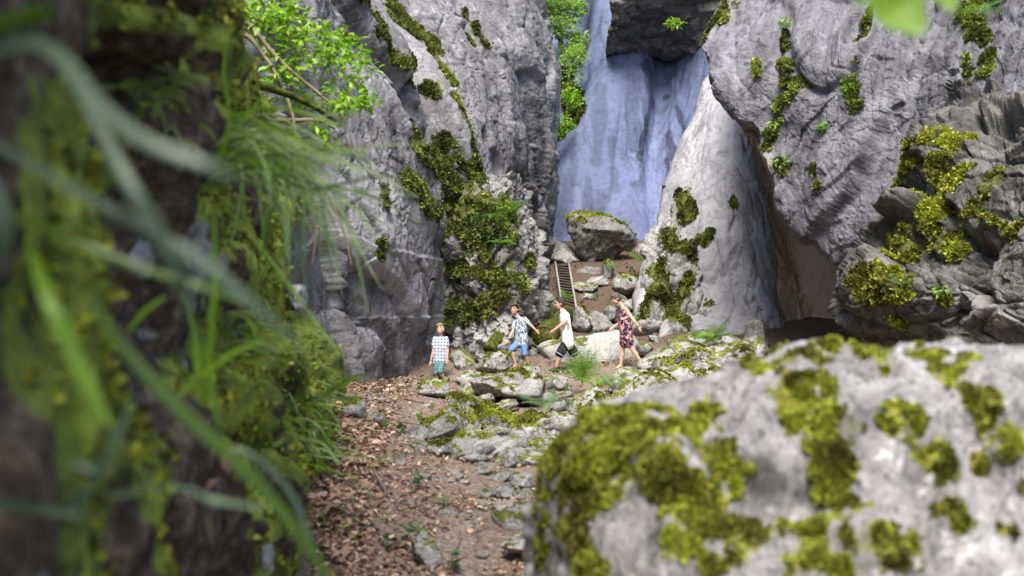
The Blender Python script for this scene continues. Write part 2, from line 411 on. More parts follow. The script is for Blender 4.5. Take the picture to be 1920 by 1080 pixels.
left_cliff, GL, NL, mL = wall('cliff', C, 430, 460, M['left'], 3, wv=[.35, .7, 1, .95, .85, 1.1, .9, .3], wu=[.4, .5, 1, 1, 1, 1, 1, 1, .8], disp=
    [('facet', 4.2, 0.5, S_DIAG), ('terr', 1.8, 0.50, (0.84, 0.25, 0.54)), ('terr', 0.42, 0.11, (0.80, -0.2, 0.60)), ('facet', 0.8, 0.07, S_DIAG), ('facet', 0.26, 0.035, S_STEEP), ('crack', 1.5, 0.20, S_DIAG), ('crack', 0.5, 0.07, S_STEEP), ('fbm', 0.10, 0.02, None)],
    moss=[(670, -20, 720, 40, 16), (740, 10, 800, 70, 20), (790, 60, 812, 85, 16), (720, 60, 760, 120, 14), (745, 110, 810, 160, 18), (812, 90, 850, 150, 6), (858, 180, 905, 330, 9),
          (875, 20, 890, 80, 8), (895, 50, 912, 75, 9), (640, 60, 700, 100, 6), (835, 270, 900, 330, 18), (715, 455, 716, 485, 9), (790, 270, 880, 360, 30), (830, 300, 850, 380, 32), (770, 340, 830, 400, 26), (725, 350, 728, 380, 9)],
    mossn=2.2,
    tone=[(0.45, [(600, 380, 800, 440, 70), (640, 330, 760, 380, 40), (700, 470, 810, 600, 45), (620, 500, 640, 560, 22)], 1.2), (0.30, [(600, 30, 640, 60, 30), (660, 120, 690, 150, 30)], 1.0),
          (-0.35, [(880, -60, 1000, 300, 70), (940, 300, 1000, 400, 40), (640, -40, 800, 200, 40)], 0.35), (-0.6, [(650, 560, 665, 600, 22), (700, 690, 790, 700, 20), (610, 640, 640, 700, 30), (965, 330, 1010, 380, 22), (1035, 100, 1045, 230, 10)], 0.9)],  # broad dark tone is shade painted on the cliff's top and right side
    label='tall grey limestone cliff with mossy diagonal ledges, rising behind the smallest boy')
add_tufts('moss', left_cliff, M['moss'], GL, NL, mL, 14000, 0.08, 21, blades=2, lift=0.0)

# ------------------------------------------------------------------ mossy buttress below it
C = cnet([
 (330, [(820, 27), (850, 25.6), (905, 25.4), (950, 27), (960, 30), (950, 34)]),
 (372, [(800, 25.5), (830, 24.6), (905, 24.2), (960, 25.5), (975, 29), (960, 34)]),
 (440, [(785, 24.5), (830, 23.6), (905, 23.2), (975, 24.3), (1000, 28), (980, 34)]),
 (520, [(790, 24.5), (832, 23.6), (910, 23.0), (990, 23.8), (1024, 27), (1000, 33)]),
 (590, [(800, 24.5), (835, 23.6), (915, 23.0), (985, 23.6), (1020, 26.5), (1000, 32)]),
 (650, [(800, 24.0), (838, 23.4), (915, 23.0), (975, 23.4), (1005, 26), (990, 31)]),
 (740, [(800, 24.0), (838, 23.2), (915, 22.8), (970, 23.2), (1000, 26), (980, 31)]),
])
buttress, GB, NB, mB = wall('cliff_buttress', C, 240, 260, M['butt'], 7,
    [('facet', 1.5, 0.45, S_STEEP), ('terr', 0.7, 0.30, (.25, -.3, .9)), ('facet', 0.5, 0.22, S_STEEP), ('facet', 0.2, 0.09, None), ('crack', 0.7, 0.15, S_STEEP), ('fbm', 0.1, 0.05, None)],
    moss=[(850, 350, 860, 400, 36), (900, 380, 960, 390, 34), (860, 420, 950, 440, 32), (850, 500, 950, 520, 30), (870, 580, 940, 560, 24), (840, 600, 845, 560, 14), (1000, 480, 990, 540, 10)], mossn=2.2,
    tone=[(0.5, [(1000, 500, 1010, 560, 22), (930, 410, 935, 400, 14), (900, 620, 950, 610, 30), (845, 640, 850, 600, 16)], 1.5)], mosspush=0.045,
    label='rock buttress draped in dark moss and small plants, between the two boys')
add_tufts('moss', buttress, M['moss'], GB, NB, mB, 11000, 0.085, 22, blades=2)
leafy = mB * sstep(0.35, 0.6, 0.5 + 0.5 * fbm(GB * 1.4, 77, 3))
add_tufts('foliage', buttress, M['leaf_wall'], GB, NB, leafy, 1700, 0.10, 23, blades=2, spread=1.3)

# ------------------------------------------------------------------ blue water-worn slab at the back
C = cnet([
 (-60, [(1000, 60), (1075, 58), (1130, 52), (1200, 51), (1260, 51), (1330, 48), (1420, 46)]),
 (60,  [(1000, 58), (1080, 55), (1130, 50), (1200, 49.5), (1260, 50), (1330, 46.5), (1420, 45)]),
 (110, [(985, 57), (1078, 53), (1130, 49), (1205, 48.5), (1250, 50), (1330, 46), (1420, 45)]),
 (200, [(980, 55), (1062, 50), (1120, 47.5), (1205, 47.5), (1240, 49), (1320, 45.5), (1420, 45)]),
 (300, [(975, 52), (1040, 48), (1110, 46.6), (1195, 46.8), (1225, 47.5), (1300, 45.5), (1420, 45)]),
 (400, [(970, 49), (1032, 46), (1110, 45.4), (1190, 45.6), (1225, 45.9), (1300, 45), (1420, 45)]),
 (500, [(970, 47), (1032, 44.6), (1110, 44.4), (1190, 44.4), (1225, 44.6), (1300, 44), (1420, 44)]),
])
slab, GS, NS, mS = wall('waterfall_slab', C, 190, 210, M['blue'], 15, wv=[.3, .8, 1.1, 1, 1, .5],disp=
    [('fbm', 3.4, 0.55, np.diag([1, 1, 0.25])), ('fbm', 0.7, 0.05, np.diag([1, 1, .4])), ('crack', 3.2, 0.08, None), ('fbm', 0.2, 0.02, None)],
    moss=[(1060, 140, 1075, 220, 16), (1085, 180, 1050, 250, 10)], mossn=0.8,
    tone=[(-0.8, [(1222, 120, 1228, 190, 14), (1225, 190, 1205, 290, 9), (1232, 190, 1268, 310, 11), (1262, 200, 1290, 260, 8), (1244, 300, 1262, 400, 6), (1215, 130, 1245, 180, 15)], 0.5),
          (-0.40, [(1120, 160, 1115, 300, 18), (1070, 290, 1052, 430, 14), (1180, 140, 1190, 260, 16), (1150, 260, 1150, 350, 12), (1100, 330, 1098, 400, 9)], 0.3),
          (0.25, [(1080, 350, 1085, 430, 10), (1228, 260, 1232, 420, 10), (1250, 130, 1285, 210, 9)], 0.4)],
    label='smooth lavender-blue water-worn rock slab closing the gorge behind the perched boulder')
add_tufts('moss', slab, M['moss'], GS, NS, mS, 4000, 0.2, 24)

# pale wall far up the gully
C = cnet([
 (-160, [(1000, 66), (1050, 62), (1110, 60), (1150, 60), (1180, 62)]),
 (0,    [(1000, 66), (1062, 61), (1105, 59), (1150, 59), (1180, 61)]),
 (110,  [(1000, 65), (1060, 60), (1100, 58), (1150, 58), (1180, 60)]),
 (240,  [(1000, 64), (1050, 58), (1090, 56), (1140, 56), (1180, 58)]),
])
farw, GF, NF, mF = wall('far_cliff', C, 120, 100, M['far'], 19, [('facet', 2.5, 0.5, None), ('fbm', 0.7, 0.25, None)],
    tone=[(0.3, [(1070, 10, 1140, 90, 60)], 0.5)], label='pale bluish rock wall high up behind the leafy gully')

# ------------------------------------------------------------------ chockstone roof over the slab
C = []
for L in [[(1150, -300, 46), (1170, -300, 45.6), (1240, -300, 45.4), (1320, -300, 45), (1400, -300, 45)],
          [(1143, -40, 46.2), (1165, -60, 45.8), (1230, -110, 45.5), (1320, -150, 45), (1400, -160, 45)],
          [(1143, 26, 46.4), (1162, 14, 46), (1225, -28, 45.6), (1320, -70, 45.2), (1400, -80, 45)],
          [(1140, 60, 46.8), (1160, 40, 46.4), (1222, 0, 46), (1320, -30, 45.6), (1400, -40, 45)],
          [(1138, 84, 47.5), (1160, 72, 47.2), (1222, 45, 47.2), (1320, 30, 46.5), (1400, 20, 45.5)],
          [(1136, 104, 49), (1162, 104, 49.4), (1225, 110, 50), (1315, 112, 48.5), (1400, 110, 47)],
          [(1136, 92, 56), (1162, 92, 56), (1225, 92, 56), (1310, 92, 56), (1400, 92, 56)]]:
    C.append([P(*a) for a in L])
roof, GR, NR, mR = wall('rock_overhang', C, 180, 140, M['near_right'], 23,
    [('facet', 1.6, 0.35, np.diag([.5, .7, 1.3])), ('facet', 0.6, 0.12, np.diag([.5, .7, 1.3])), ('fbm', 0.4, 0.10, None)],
    moss=[(1142, 10, 1146, 60, 5)], mossn=1.0, tone=[(-0.55, [(1190, 60, 1290, 80, 40), (1210, 40, 1290, 30, 24)], 0.7)],  # dark tone paints shade onto the roof's underside
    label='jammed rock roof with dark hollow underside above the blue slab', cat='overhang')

# ------------------------------------------------------------------ pale smooth buttress with the hollow beside it
C = cnet([
 (120, [(1400, 38), (1360, 35), (1366, 33.5), (1385, 32.5), (1430, 31.5), (1480, 31), (1560, 30), (1700, 29)]),
 (158, [(1370, 38), (1322, 33.6), (1338, 32), (1365, 31.0), (1420, 30.6), (1480, 30.2), (1560, 29), (1700, 28)]),
 (210, [(1360, 37), (1300, 32.6), (1325, 30.4), (1365, 29.6), (1410, 29.4), (1470, 30), (1560, 28), (1700, 26)]),
 (300, [(1340, 36), (1264, 31.8), (1305, 29.4), (1355, 28.6), (1400, 28.6), (1450, 29.3), (1560, 28.5), (1700, 26)]),
 (380, [(1320, 36), (1238, 31.0), (1290, 28.8), (1350, 27.8), (1412, 27.9), (1462, 28.9), (1560, 28), (1700, 26)]),
 (460, [(1310, 36), (1222, 30.4), (1280, 28.2), (1350, 27.2), (1430, 27.4), (1480, 28.5), (1570, 27.6), (1700, 25.5)]),
 (550, [(1300, 35), (1200, 29.0), (1265, 27.2), (1350, 26.4), (1445, 26.6), (1500, 27.6), (1590, 26.8), (1700, 25)]),
 (640, [(1300, 34), (1200, 28.0), (1260, 26.2), (1350, 25.4), (1450, 25.7), (1510, 26.8), (1600, 26), (1720, 24)]),
 (740, [(1300, 33), (1195, 27.0), (1258, 25.4), (1350, 24.6), (1450, 24.8), (1510, 26), (1600, 25), (1720, 23)]),
])
pale, GP, NP, mP = wall('pale_buttress', C, 250, 270, M['pale'], 31,
    [('ridge', 2.2, 0.14, S_VERT @ rot_frame('Y', 12)), ('fbm', 2.0, 0.28, np.diag([1, 1, .5])), ('crack', 1.2, 0.12, S_VERT @ rot_frame('Y', -20)), ('facet', 0.9, 0.07, S_VERT), ('fbm', 0.12, 0.025, None)],
    moss=[(1275, 365, 1290, 400, 15), (1330, 430, 1322, 455, 8), (1372, 370, 1376, 380, 5), (1310, 440, 1290, 460, 8)],
    mossn=2.4, mosspush=0.045,
    tone=[(-0.6, [(1380, 455, 1350, 510, 9), (1245, 560, 1255, 600, 14), (1372, 360, 1378, 400, 5), (1395, 460, 1380, 500, 5), (1420, 470, 1400, 560, 3), (1440, 500, 1420, 600, 3)], 1.5),
          (0.2, [(1310, 260, 1340, 420, 36)], 0.8)],
    warm=[(1430, 270, 1470, 400, 34), (1470, 400, 1520, 640, 60), (1560, 480, 1560, 660, 80)],
    label='smooth pale rock buttress with mossy flank and sandy hollow beside it')
# the lower mossy foot is broken rock
add_tufts('moss', pale, M['moss'], GP, NP, mP, 7000, 0.06, 25)

# broken mossy rock against the pale buttress's foot
C = cnet([
 (352, [(1290, 33), (1262, 30.5), (1278, 29.4), (1296, 29.2), (1310, 30.2)]),
 (420, [(1270, 33), (1234, 29.8), (1262, 28.6), (1300, 28.2), (1326, 29.2)]),
 (480, [(1250, 33), (1212, 29.4), (1250, 27.8), (1300, 27.4), (1346, 28.2)]),
 (540, [(1240, 32), (1198, 28.4), (1240, 26.9), (1300, 26.6), (1352, 27.4)]),
 (600, [(1240, 31), (1190, 27.6), (1235, 26.1), (1300, 25.8), (1350, 26.6)]),
 (660, [(1240, 30), (1188, 26.8), (1232, 25.4), (1300, 25.2), (1348, 26.0)]),
 (740, [(1240, 29), (1188, 26.4), (1232, 25.0), (1300, 24.8), (1348, 25.6)]),
])
flank, GN, NN, mN = wall('mossy_flank', C, 200, 170, M['boulder'], 37, disp=
    [('facet', 1.2, 0.40, S_STEEP), ('terr', 0.6, 0.24, (-.5, -.3, .75)), ('facet', 0.45, 0.20, S_STEEP), ('facet', 0.18, 0.06, None), ('crack', 0.6, 0.16, S_STEEP), ('fbm', 0.1, 0.03, None)],
    moss=[(1275, 370, 1285, 410, 12), (1240, 440, 1300, 470, 18), (1225, 500, 1250, 580, 20), (1320, 480, 1335, 560, 12), (1290, 520, 1270, 560, 14), (1210, 560, 1200, 620, 12), (1290, 600, 1330, 610, 10)], mossn=2.6, mosspush=.03,
    tone=[(0.3, [(1290, 440, 1310, 560, 20), (1230, 620, 1300, 640, 24)], 2.0), (-0.5, [(1245, 560, 1262, 620, 10)], 1.5)],
    label='broken white rock patched with moss at the foot of the pale buttress')
add_tufts('moss', flank, M['moss'], GN, NN, mN, 7000, 0.07, 29)

# ------------------------------------------------------------------ leaning lavender cliff on the viewer's right
def edge(py):
    return np.interp(py, [-400, -200, -100, -40, 0, 100, 150, 200, 250, 300, 400, 500, 600, 700], [1800, 1640, 1480, 1345, 1298, 1304, 1314, 1352, 1396, 1410, 1462, 1540, 1618, 1670])  # unseen top is cut back so sunlight reaches the pale buttress
rows = []
for py in (-400, -200, -60, 60, 140, 200, 250, 300, 400, 500, 600, 720):
    e = float(edge(py)); w = 1960 - e; k_ = float(np.interp(py, [-400, 0, 300, 720], [1.12, 1.03, 0.93, 0.80]))
    rows.append((py, [(e + 90, 30), (e + 20, 25.5 * k_), (e, 22.2 * k_), (e + w * .12, 21.2 * k_), (e + w * .3, 20.0 * k_), (e + w * .5, 18.8 * k_), (e + w * .75, 17.2 * k_), (1965, 15.8 * k_), (2400, 12.5 * k_)]))
right_cliff, GE, NE, mE = wall('leaning_cliff', cnet(rows), 390, 410, M['right'], 43, wv=[.3, .5, .6, .9, 1, 1.2, 1, .3], disp=
    [('facet', 3.0, 0.42, S_STEEP), ('terr', 1.2, 0.40, (0.90, -0.2, -0.36)), ('terr', 0.34, 0.07, (0.85, 0.2, -0.5)), ('facet', 0.6, 0.07, S_STEEP), ('facet', 0.2, 0.025, S_BLOCK), ('crack', 1.1, 0.18, S_STEEP), ('crack', 0.35, 0.035, None), ('fbm', 0.07, 0.018, None)],
    moss=[(1475, 60, 1470, 160, 8), (1500, 150, 1470, 180, 14), (1460, 190, 1440, 270, 13), (1630, 20, 1600, 120, 9), (1590, 150, 1600, 200, 12), (1810, 20, 1840, 70, 18), (1850, 100, 1840, 130, 10), (1812, 110, 1812, 150, 6), (1296, 0, 1302, 70, 5), (1350, 5, 1358, 30, 9), (1413, 115, 1416, 145, 5), (1522, 310, 1528, 350, 6), (1370, 0, 1375, 10, 6), (1460, 300, 1470, 320, 8)],
    mossn=2.4,
    tone=[(0.35, [(1640, 190, 1720, 150, 26), (1600, 210, 1660, 200, 16), (1330, 60, 1380, 160, 14), (1600, 440, 1620, 500, 16)], 1.6), (-0.45, [(1380, 60, 1390, 200, 7), (1560, 100, 1520, 260, 8), (1690, 190, 1640, 330, 8), (1620, 300, 1560, 420, 8)], 1.2), (-0.55, [(1480, 230, 1520, 280, 20), (1720, 110, 1760, 120, 18), (1780, 180, 1860, 200, 26), (1840, 230, 1900, 60, 12)], 1.0)],
    warm=[(1398, 262, 1410, 320, 12), (1540, 520, 1610, 600, 12)],
    label='leaning lavender-grey cliff with moss streaks above the hollow')
add_tufts('moss', right_cliff, M['moss'], GE, NE, mE, 9000, 0.08, 27)

# ------------------------------------------------------------------ nearer blocky mossy outcrop at the right edge
C = cnet([
 (150, [(1800, 17), (1790, 15.6), (1850, 14.6), (1920, 13.6), (2020, 12.5), (2300, 10)]),
 (235, [(1760, 17), (1735, 14.6), (1800, 13.4), (1890, 12.6), (2010, 11.6), (2300, 10)]),
 (330, [(1720, 17), (1690, 14.2), (1760, 12.9), (1870, 12.1), (2000, 11.2), (2300, 9.5)]),
 (430, [(1680, 17), (1648, 14.0), (1735, 12.6), (1860, 11.8), (2000, 10.9), (2300, 9.2)]),
 (520, [(1650, 17), (1598, 13.8), (1700, 12.2), (1850, 11.5), (2000, 10.6), (2300, 9.0)]),
 (580, [(1670, 17), (1615, 13.8), (1700, 12.3), (1850, 11.4), (2000, 10.5), (2300, 9.0)]),
 (640, [(1700, 17), (1660, 14), (1720, 12.5), (1850, 11.4), (2000, 10.4), (2300, 9.0)]),
 (760, [(1720, 17), (1680, 14), (1730, 12.5), (1850, 11.3), (2000, 10.2), (2300, 9.0)]),
])
outcrop, GO, NO, mO = wall('blocky_outcrop', C, 300, 290, M['near_right'], 53, wv=[.3, .7, 1, 1.1, .35], wu=[1.3, 1.1, 1, 1, 1, .8, .3], disp=
    [('facet', 1.1, 0.42, S_BLOCK), ('terr', 0.55, 0.26, (-0.62, -0.2, 0.75)), ('terr', 0.17, 0.09, (-0.62, -0.2, 0.75)), ('facet', 0.36, 0.10, S_BLOCK), ('crack', 0.6, 0.12, S_BLOCK), ('facet', 0.12, 0.03, S_BLOCK), ('fbm', 0.05, 0.014, None)],
    moss=[(1740, 250, 1800, 255, 22), (1700, 290, 1690, 340, 18), (1760, 300, 1740, 390, 26), (1800, 330, 1740, 420, 18), (1680, 430, 1700, 470, 20), (1620, 520, 1690, 540, 26), (1610, 560, 1680, 560, 14), (1830, 390, 1800, 440, 16), (1860, 330, 1850, 350, 14), (1740, 440, 1790, 460, 18), (1870, 420, 1900, 430, 14), (1660, 600, 1690, 610, 16), (1760, 560, 1770, 570, 8)],
    mossn=2.6, mosspush=0.045, tone=[(0.5, [(1880, 370, 1910, 380, 18), (1800, 560, 1840, 580, 22), (1720, 560, 1740, 570, 14), (1870, 610, 1900, 590, 14)], 2.0), (-0.5, [(1790, 290, 1900, 300, 16), (1700, 500, 1740, 480, 20)], 1.2)],
    label='blocky outcrop with bright moss cushions beside the leaning cliff')
add_tufts('moss', outcrop, M['moss_bright'], GO, NO, mO, 17000, 0.055, 28)
# ------------------------------------------------------------------ ground
gp = [(830,1080,5.6),(760,1080,5.5),(900,1080,5.7),(850,950,7.4),(780,850,9.8),(735,770,13.3),(715,730,16.5),(790,716,19.5),
      (620,1080,5.0),(640,950,6.0),(620,830,7.5),(640,760,9.5),(560,760,9.0),(690,735,14.0),(830,724,21.3),(900,700,21),(975,695,22),(1045,699,22.7),(1170,691,22.7),(1205,688,22.8),
      (930,840,12.5),(930,790,16),(990,765,18),(1000,860,10.5),(960,940,8.0),(1100,760,17),(1100,830,13),(1100,900,7.6),(1250,720,20),(1300,672,22),(1400,655,23.5),(1500,650,24),(1300,800,11),
      (1500,760,13.5),(1700,720,11),(1900,740,8),(2300,800,7),(1050,610,28),(1055,592,29),(1130,560,31.5),(1075,520,33),(1100,500,35),(1040,500,35),(1200,470,38),(1200,455,43),(1060,452,43),(1260,618,26),(1240,560,30),(1180,600,28.5),(1230,480,37),
      (960,640,25),(880,665,23.5),(1000,640,26),(1200,445,52),(1000,440,52)]
gpts = np.array([P(*g) for g in gp]); gpts = np.vstack([gpts, [[-3.2, 1, -1.5], [0, 1, -1.62], [4, 1, -1.6], [0, 3, -1.62], [-9, 14, -1.2], [-8, 22, -1.4], [9, 14, -1.4], [12, 25, -1], [-8, 40, 0], [10, 45, 2]]])
def _tps(r): return r ** 2 * np.log(np.maximum(r, 1e-6)) * 0.15 + r
_n = len(gpts); _A = np.zeros((_n + 3, _n + 3)); _r = np.linalg.norm(gpts[:, None, :2] - gpts[None, :, :2], axis=-1)
_A[:_n, :_n] = _r + np.eye(_n) * -0.25; _A[:_n, _n] = 1; _A[:_n, _n + 1:] = gpts[:, :2]; _A[_n:, :_n] = _A[:_n, _n:].T
_w = np.linalg.solve(_A, np.concatenate([gpts[:, 2], np.zeros(3)]))
def gz0(x, y):
    x = np.asarray(x, float); y = np.asarray(y, float); z = _w[_n] + _w[_n + 1] * x + _w[_n + 2] * y
    for k in range(_n): z = z + _w[k] * np.hypot(x - gpts[k, 0], y - gpts[k, 1])
    return z
def gz(x, y):
    x = np.asarray(x, float); y = np.asarray(y, float)
    q = np.stack([x, y, 0 * x], -1)
    return gz0(x, y) + 0.05 * fbm(q * 0.9, 5, 3) + 0.012 * fbm(q * 6, 8, 3)
def ground_hit(px, py, lo=4.0, hi=42.0):
    d = np.linspace(lo, hi, 800); z = gz((px - 960) * d / F, d); h = (540 - py) * d / F
    k = np.argmax(h <= z) if (h <= z).any() else -1
    return float(d[k])
def g1(x, y): return float(gz(np.array([x]), np.array([y]))[0])

t = NT('path_soil'); v = t.coord()
a = t.noise(v, 1.2, 6, 0.65); b = t.noise(v, 22, 6, 0.75); c3 = t.noise(v, 90, 3, 0.6)
c = t.ramp(b, [(0.30, (0.065, 0.049, 0.038)), (0.45, (0.19, 0.148, 0.115)), (0.58, (0.31, 0.25, 0.205)), (0.72, (0.44, 0.385, 0.33))])
c = t.mix(t.ramp(a, [(0.4, 0.0), (0.65, 0.55)]), c, t.mix(b, (0.16, 0.11, 0.075), (0.30, 0.22, 0.165)))
c = t.mix(t.ramp(c3, [(0.38, 0.55), (0.5, 0.0)]), c, (0.04, 0.026, 0.018))
c = t.mix(t.attr('humus'), c, t.mix(b, (0.035, 0.024, 0.018), (0.13, 0.088, 0.062)))
M['soil'] = t.bsdf(c, 0.95, t.bump(t.math('ADD', b, t.math('MULTIPLY', c3, 0.4)), 0.8, 0.03), 0.15)

nu, nv = 260, 330
yy = 1.0 + 59.0 * np.linspace(0, 1, nv) ** 1.9
uu = np.linspace(-1, 1, nu)
GX = uu[:, None] * (3.0 + 0.42 * yy[None, :]); GY = np.repeat(yy[None, :], nu, 0)
GZ = gz(GX, GY); GG = np.stack([GX, GY, GZ], -1)
ground = obj('ground', mesh_np('ground', GG.reshape(-1, 3), grid_faces(nu, nv), M['soil'], {'humus': 0.85 * sstep(21.5, 26, GY + 1.2 * fbm(GG * 0.7, 330, 3)) + 0.0 * GX}), None, label='reddish brown leaf strewn ground and trodden path through the gorge', cat='ground', kind='structure')

# ------------------------------------------------------------------ bank at the viewer's left
t = NT('bank_earth'); v = t.coord(); a = t.noise(v, 5.0, 6, 0.65, 0.5); b = t.noise(v, 18, 6, 0.7); mo = t.attr('moss'); tn = t.attr('tone')
c = t.ramp(b, [(0.32, (0.010, 0.008, 0.006)), (0.5, (0.06, 0.045, 0.032)), (0.7, (0.20, 0.16, 0.115))])
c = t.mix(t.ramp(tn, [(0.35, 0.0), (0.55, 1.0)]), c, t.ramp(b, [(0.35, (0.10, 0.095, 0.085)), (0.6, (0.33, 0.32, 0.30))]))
mf = t.ramp(t.math('ADD', mo, t.math('MULTIPLY', t.math('SUBTRACT', b, 0.5), 0.8)), [(0.42, 0.0), (0.58, 1.0)])
c = t.mix(mf, c, t.ramp(a, [(0.35, (0.035, 0.042, 0.012)), (0.52, (0.15, 0.185, 0.03)), (0.68, (0.32, 0.39, 0.055))]))
M['bank'] = t.bsdf(c, 0.92, t.bump(b, 0.8, 0.03), 0.2)
nu, nv = 290, 290
ys = 0.35 + 12.5 * np.linspace(0, 1, nu) ** 1.6; zs = np.linspace(-1.9, 5.2, nv)
Y, Z = np.meshgrid(ys, zs, indexing='ij')
X = -(0.60 + 0.122 * (Y - 0.9)) - np.clip(Y - 7.2, 0, 99) ** 1.3 * 0.75
X += np.interp(Z, [-2, -1.2, -0.75, -0.5, -0.2, 0.3, 1.0, 2.0, 5.2], [0.02, -0.05, 0.02, 0.03, -0.16, -0.17, -0.22, -0.55, -1.5]) * np.clip(Y / 4.5, 0.1, 1.5)
GK = np.stack([X, Y, Z], -1); NK = gnormals(GK)
if NK[..., 0].mean() < 0: NK = -NK
sgn = 1.0
s1, e1 = facet(GK / 0.55 @ np.diag([1, 1, .7]), 61); s2, e2 = facet(GK / 0.2, 62)
fade = np.clip(Y / 2.5, 0.35, 1)
s1 = blur(s1, 3); s2 = blur(s2, 1)
dsp = (0.16 * s1 + 0.16 * fbm(GK * np.array([1.6, 1.6, 0.8]), 63, 5) + 0.05 * s2 + 0.035 * ridged(GK * np.array([7, 7, 1.3]), 64, 3) + 0.03 * fbm(GK * 9, 65, 3) - 0.42 * sstep(0.08, 0.45, fbm(GK * 2.3, 66, 3)) - 0.02) * fade
GK = GK + NK * dsp[..., None]
N2 = gnormals(GK); N2 = N2 * np.sign((N2 * NK).sum(-1, keepdims=True))
mK = sstep(-0.05, 0.3, fbm(GK * np.array([2.4, 2.4, 1.1]), 67, 4) + 0.25 * (N2[..., 2]) + 0.22 + 0.14 * np.clip(Y - 3.0, -0.8, 1.5) - 0.07 * np.clip(Z, 0, 2))
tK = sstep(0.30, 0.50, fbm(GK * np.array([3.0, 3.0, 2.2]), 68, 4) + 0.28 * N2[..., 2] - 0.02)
GK = GK + N2 * (0.03 * mK)[..., None]
bank = obj('earth_bank', mesh_np('earth_bank', GK.reshape(-1, 3), grid_faces(nu, nv), M['bank'], {'moss': mK, 'tone': tK}), None,
           label='dark mossy earth bank hung with grass, close on the viewer\'s side of the path', cat='bank', kind='structure')
wK = mK * np.clip(1.2 - np.abs(Y - 4.5) / 6, 0.25, 1)
add_tufts('moss', bank, M['moss_bright'], GK, N2, wK, 20000, 0.027, 71, blades=2, patch=6.0)

# low plants and moss between the rocks
qg = np.stack([GX, GY, 0 * GX], -1)
zone = np.clip(1 - np.abs(GX - (0.2 + 0.10 * (GY - 12))) / (0.10 * GY), 0, 1) * (GY > 9.5) * (GY < 40)
side = sstep(0.25, 0.8, np.abs(GX + 0.4 - 0.04 * (GY - 10)) / (0.12 * GY))
gm = (0.35 * zone + 0.4 * side * (GY > 8)) * sstep(-.02, .25, fbm(qg * 0.9, 301, 4)) * sstep(-.3, .2, fbm(qg * 4, 303, 2))
NG = gnormals(GG); NG = NG * np.sign(NG[..., 2:3])
add_tufts('ground_cover', ground, M['leaf_wall'], GG, NG, 0.36 + gm, 9000, 0.09, 305, blades=2, spread=0.9, patch=2.0)
# ------------------------------------------------------------------ boulders
import bmesh
_ico = {}
def ico(sub):
    if sub not in _ico:
        bm = bmesh.new(); bmesh.ops.create_icosphere(bm, subdivisions=sub, radius=1.0)
        V = np.array([v.co[:] for v in bm.verts]); Fc = np.array([[v.index for v in f.verts] for f in bm.faces]); bm.free()
        _ico[sub] = (V / np.linalg.norm(V, axis=1, keepdims=True), Fc)
    return _ico[sub]

def vnormals(V, Fc):
    n = np.cross(V[Fc[:, 1]] - V[Fc[:, 0]], V[Fc[:, 2]] - V[Fc[:, 0]]); N = np.zeros_like(V)
    for k in range(3): np.add.at(N, Fc[:, k], n)
    A = np.linalg.norm(N, axis=1, keepdims=True); return N / np.maximum(A, 1e-12), A[:, 0]

def tufts_pts(V, N, W, count, size, seed, blades=2, spread=0.9, patch=3.0, jit=0.02, bias=0.0):
    r = np.random.default_rng(seed); W = np.clip(W, 0, None)
    if W.sum() <= 0: return None
    k = r.choice(len(V), count, p=W / W.sum()); base = V[k] + r.normal(size=(count, 3)) * jit
    base -= N[k] * ((base - V[k]) * N[k]).sum(1, keepdims=True)
    clump = 0.5 + 0.5 * fbm(base * patch, seed, 3) * 1.4; VV, RR = [], []
    for b in range(blades):
        dn = N[k] + spread * r.normal(size=(count, 3)); dn /= np.linalg.norm(dn, axis=1, keepdims=True)
        sd = np.cross(dn, r.normal(size=(count, 3))); sd /= np.maximum(np.linalg.norm(sd, axis=1, keepdims=True), 1e-6)
        s = size * r.uniform(0.5, 1.4, (count, 1))
        VV.append(np.stack([base - sd * s * .32, base + dn * s * .5 + sd * s * .30, base + dn * s, base + dn * s * .5 - sd * s * .36], 1))
        RR.append(np.repeat(np.clip(clump * 0.8 + bias + r.uniform(-.25, .3, count), 0, 1), 4))
    VV = np.concatenate(VV).reshape(-1, 3); n = len(VV) // 4
    return VV, np.arange(n * 4).reshape(n, 4), np.concatenate(RR)

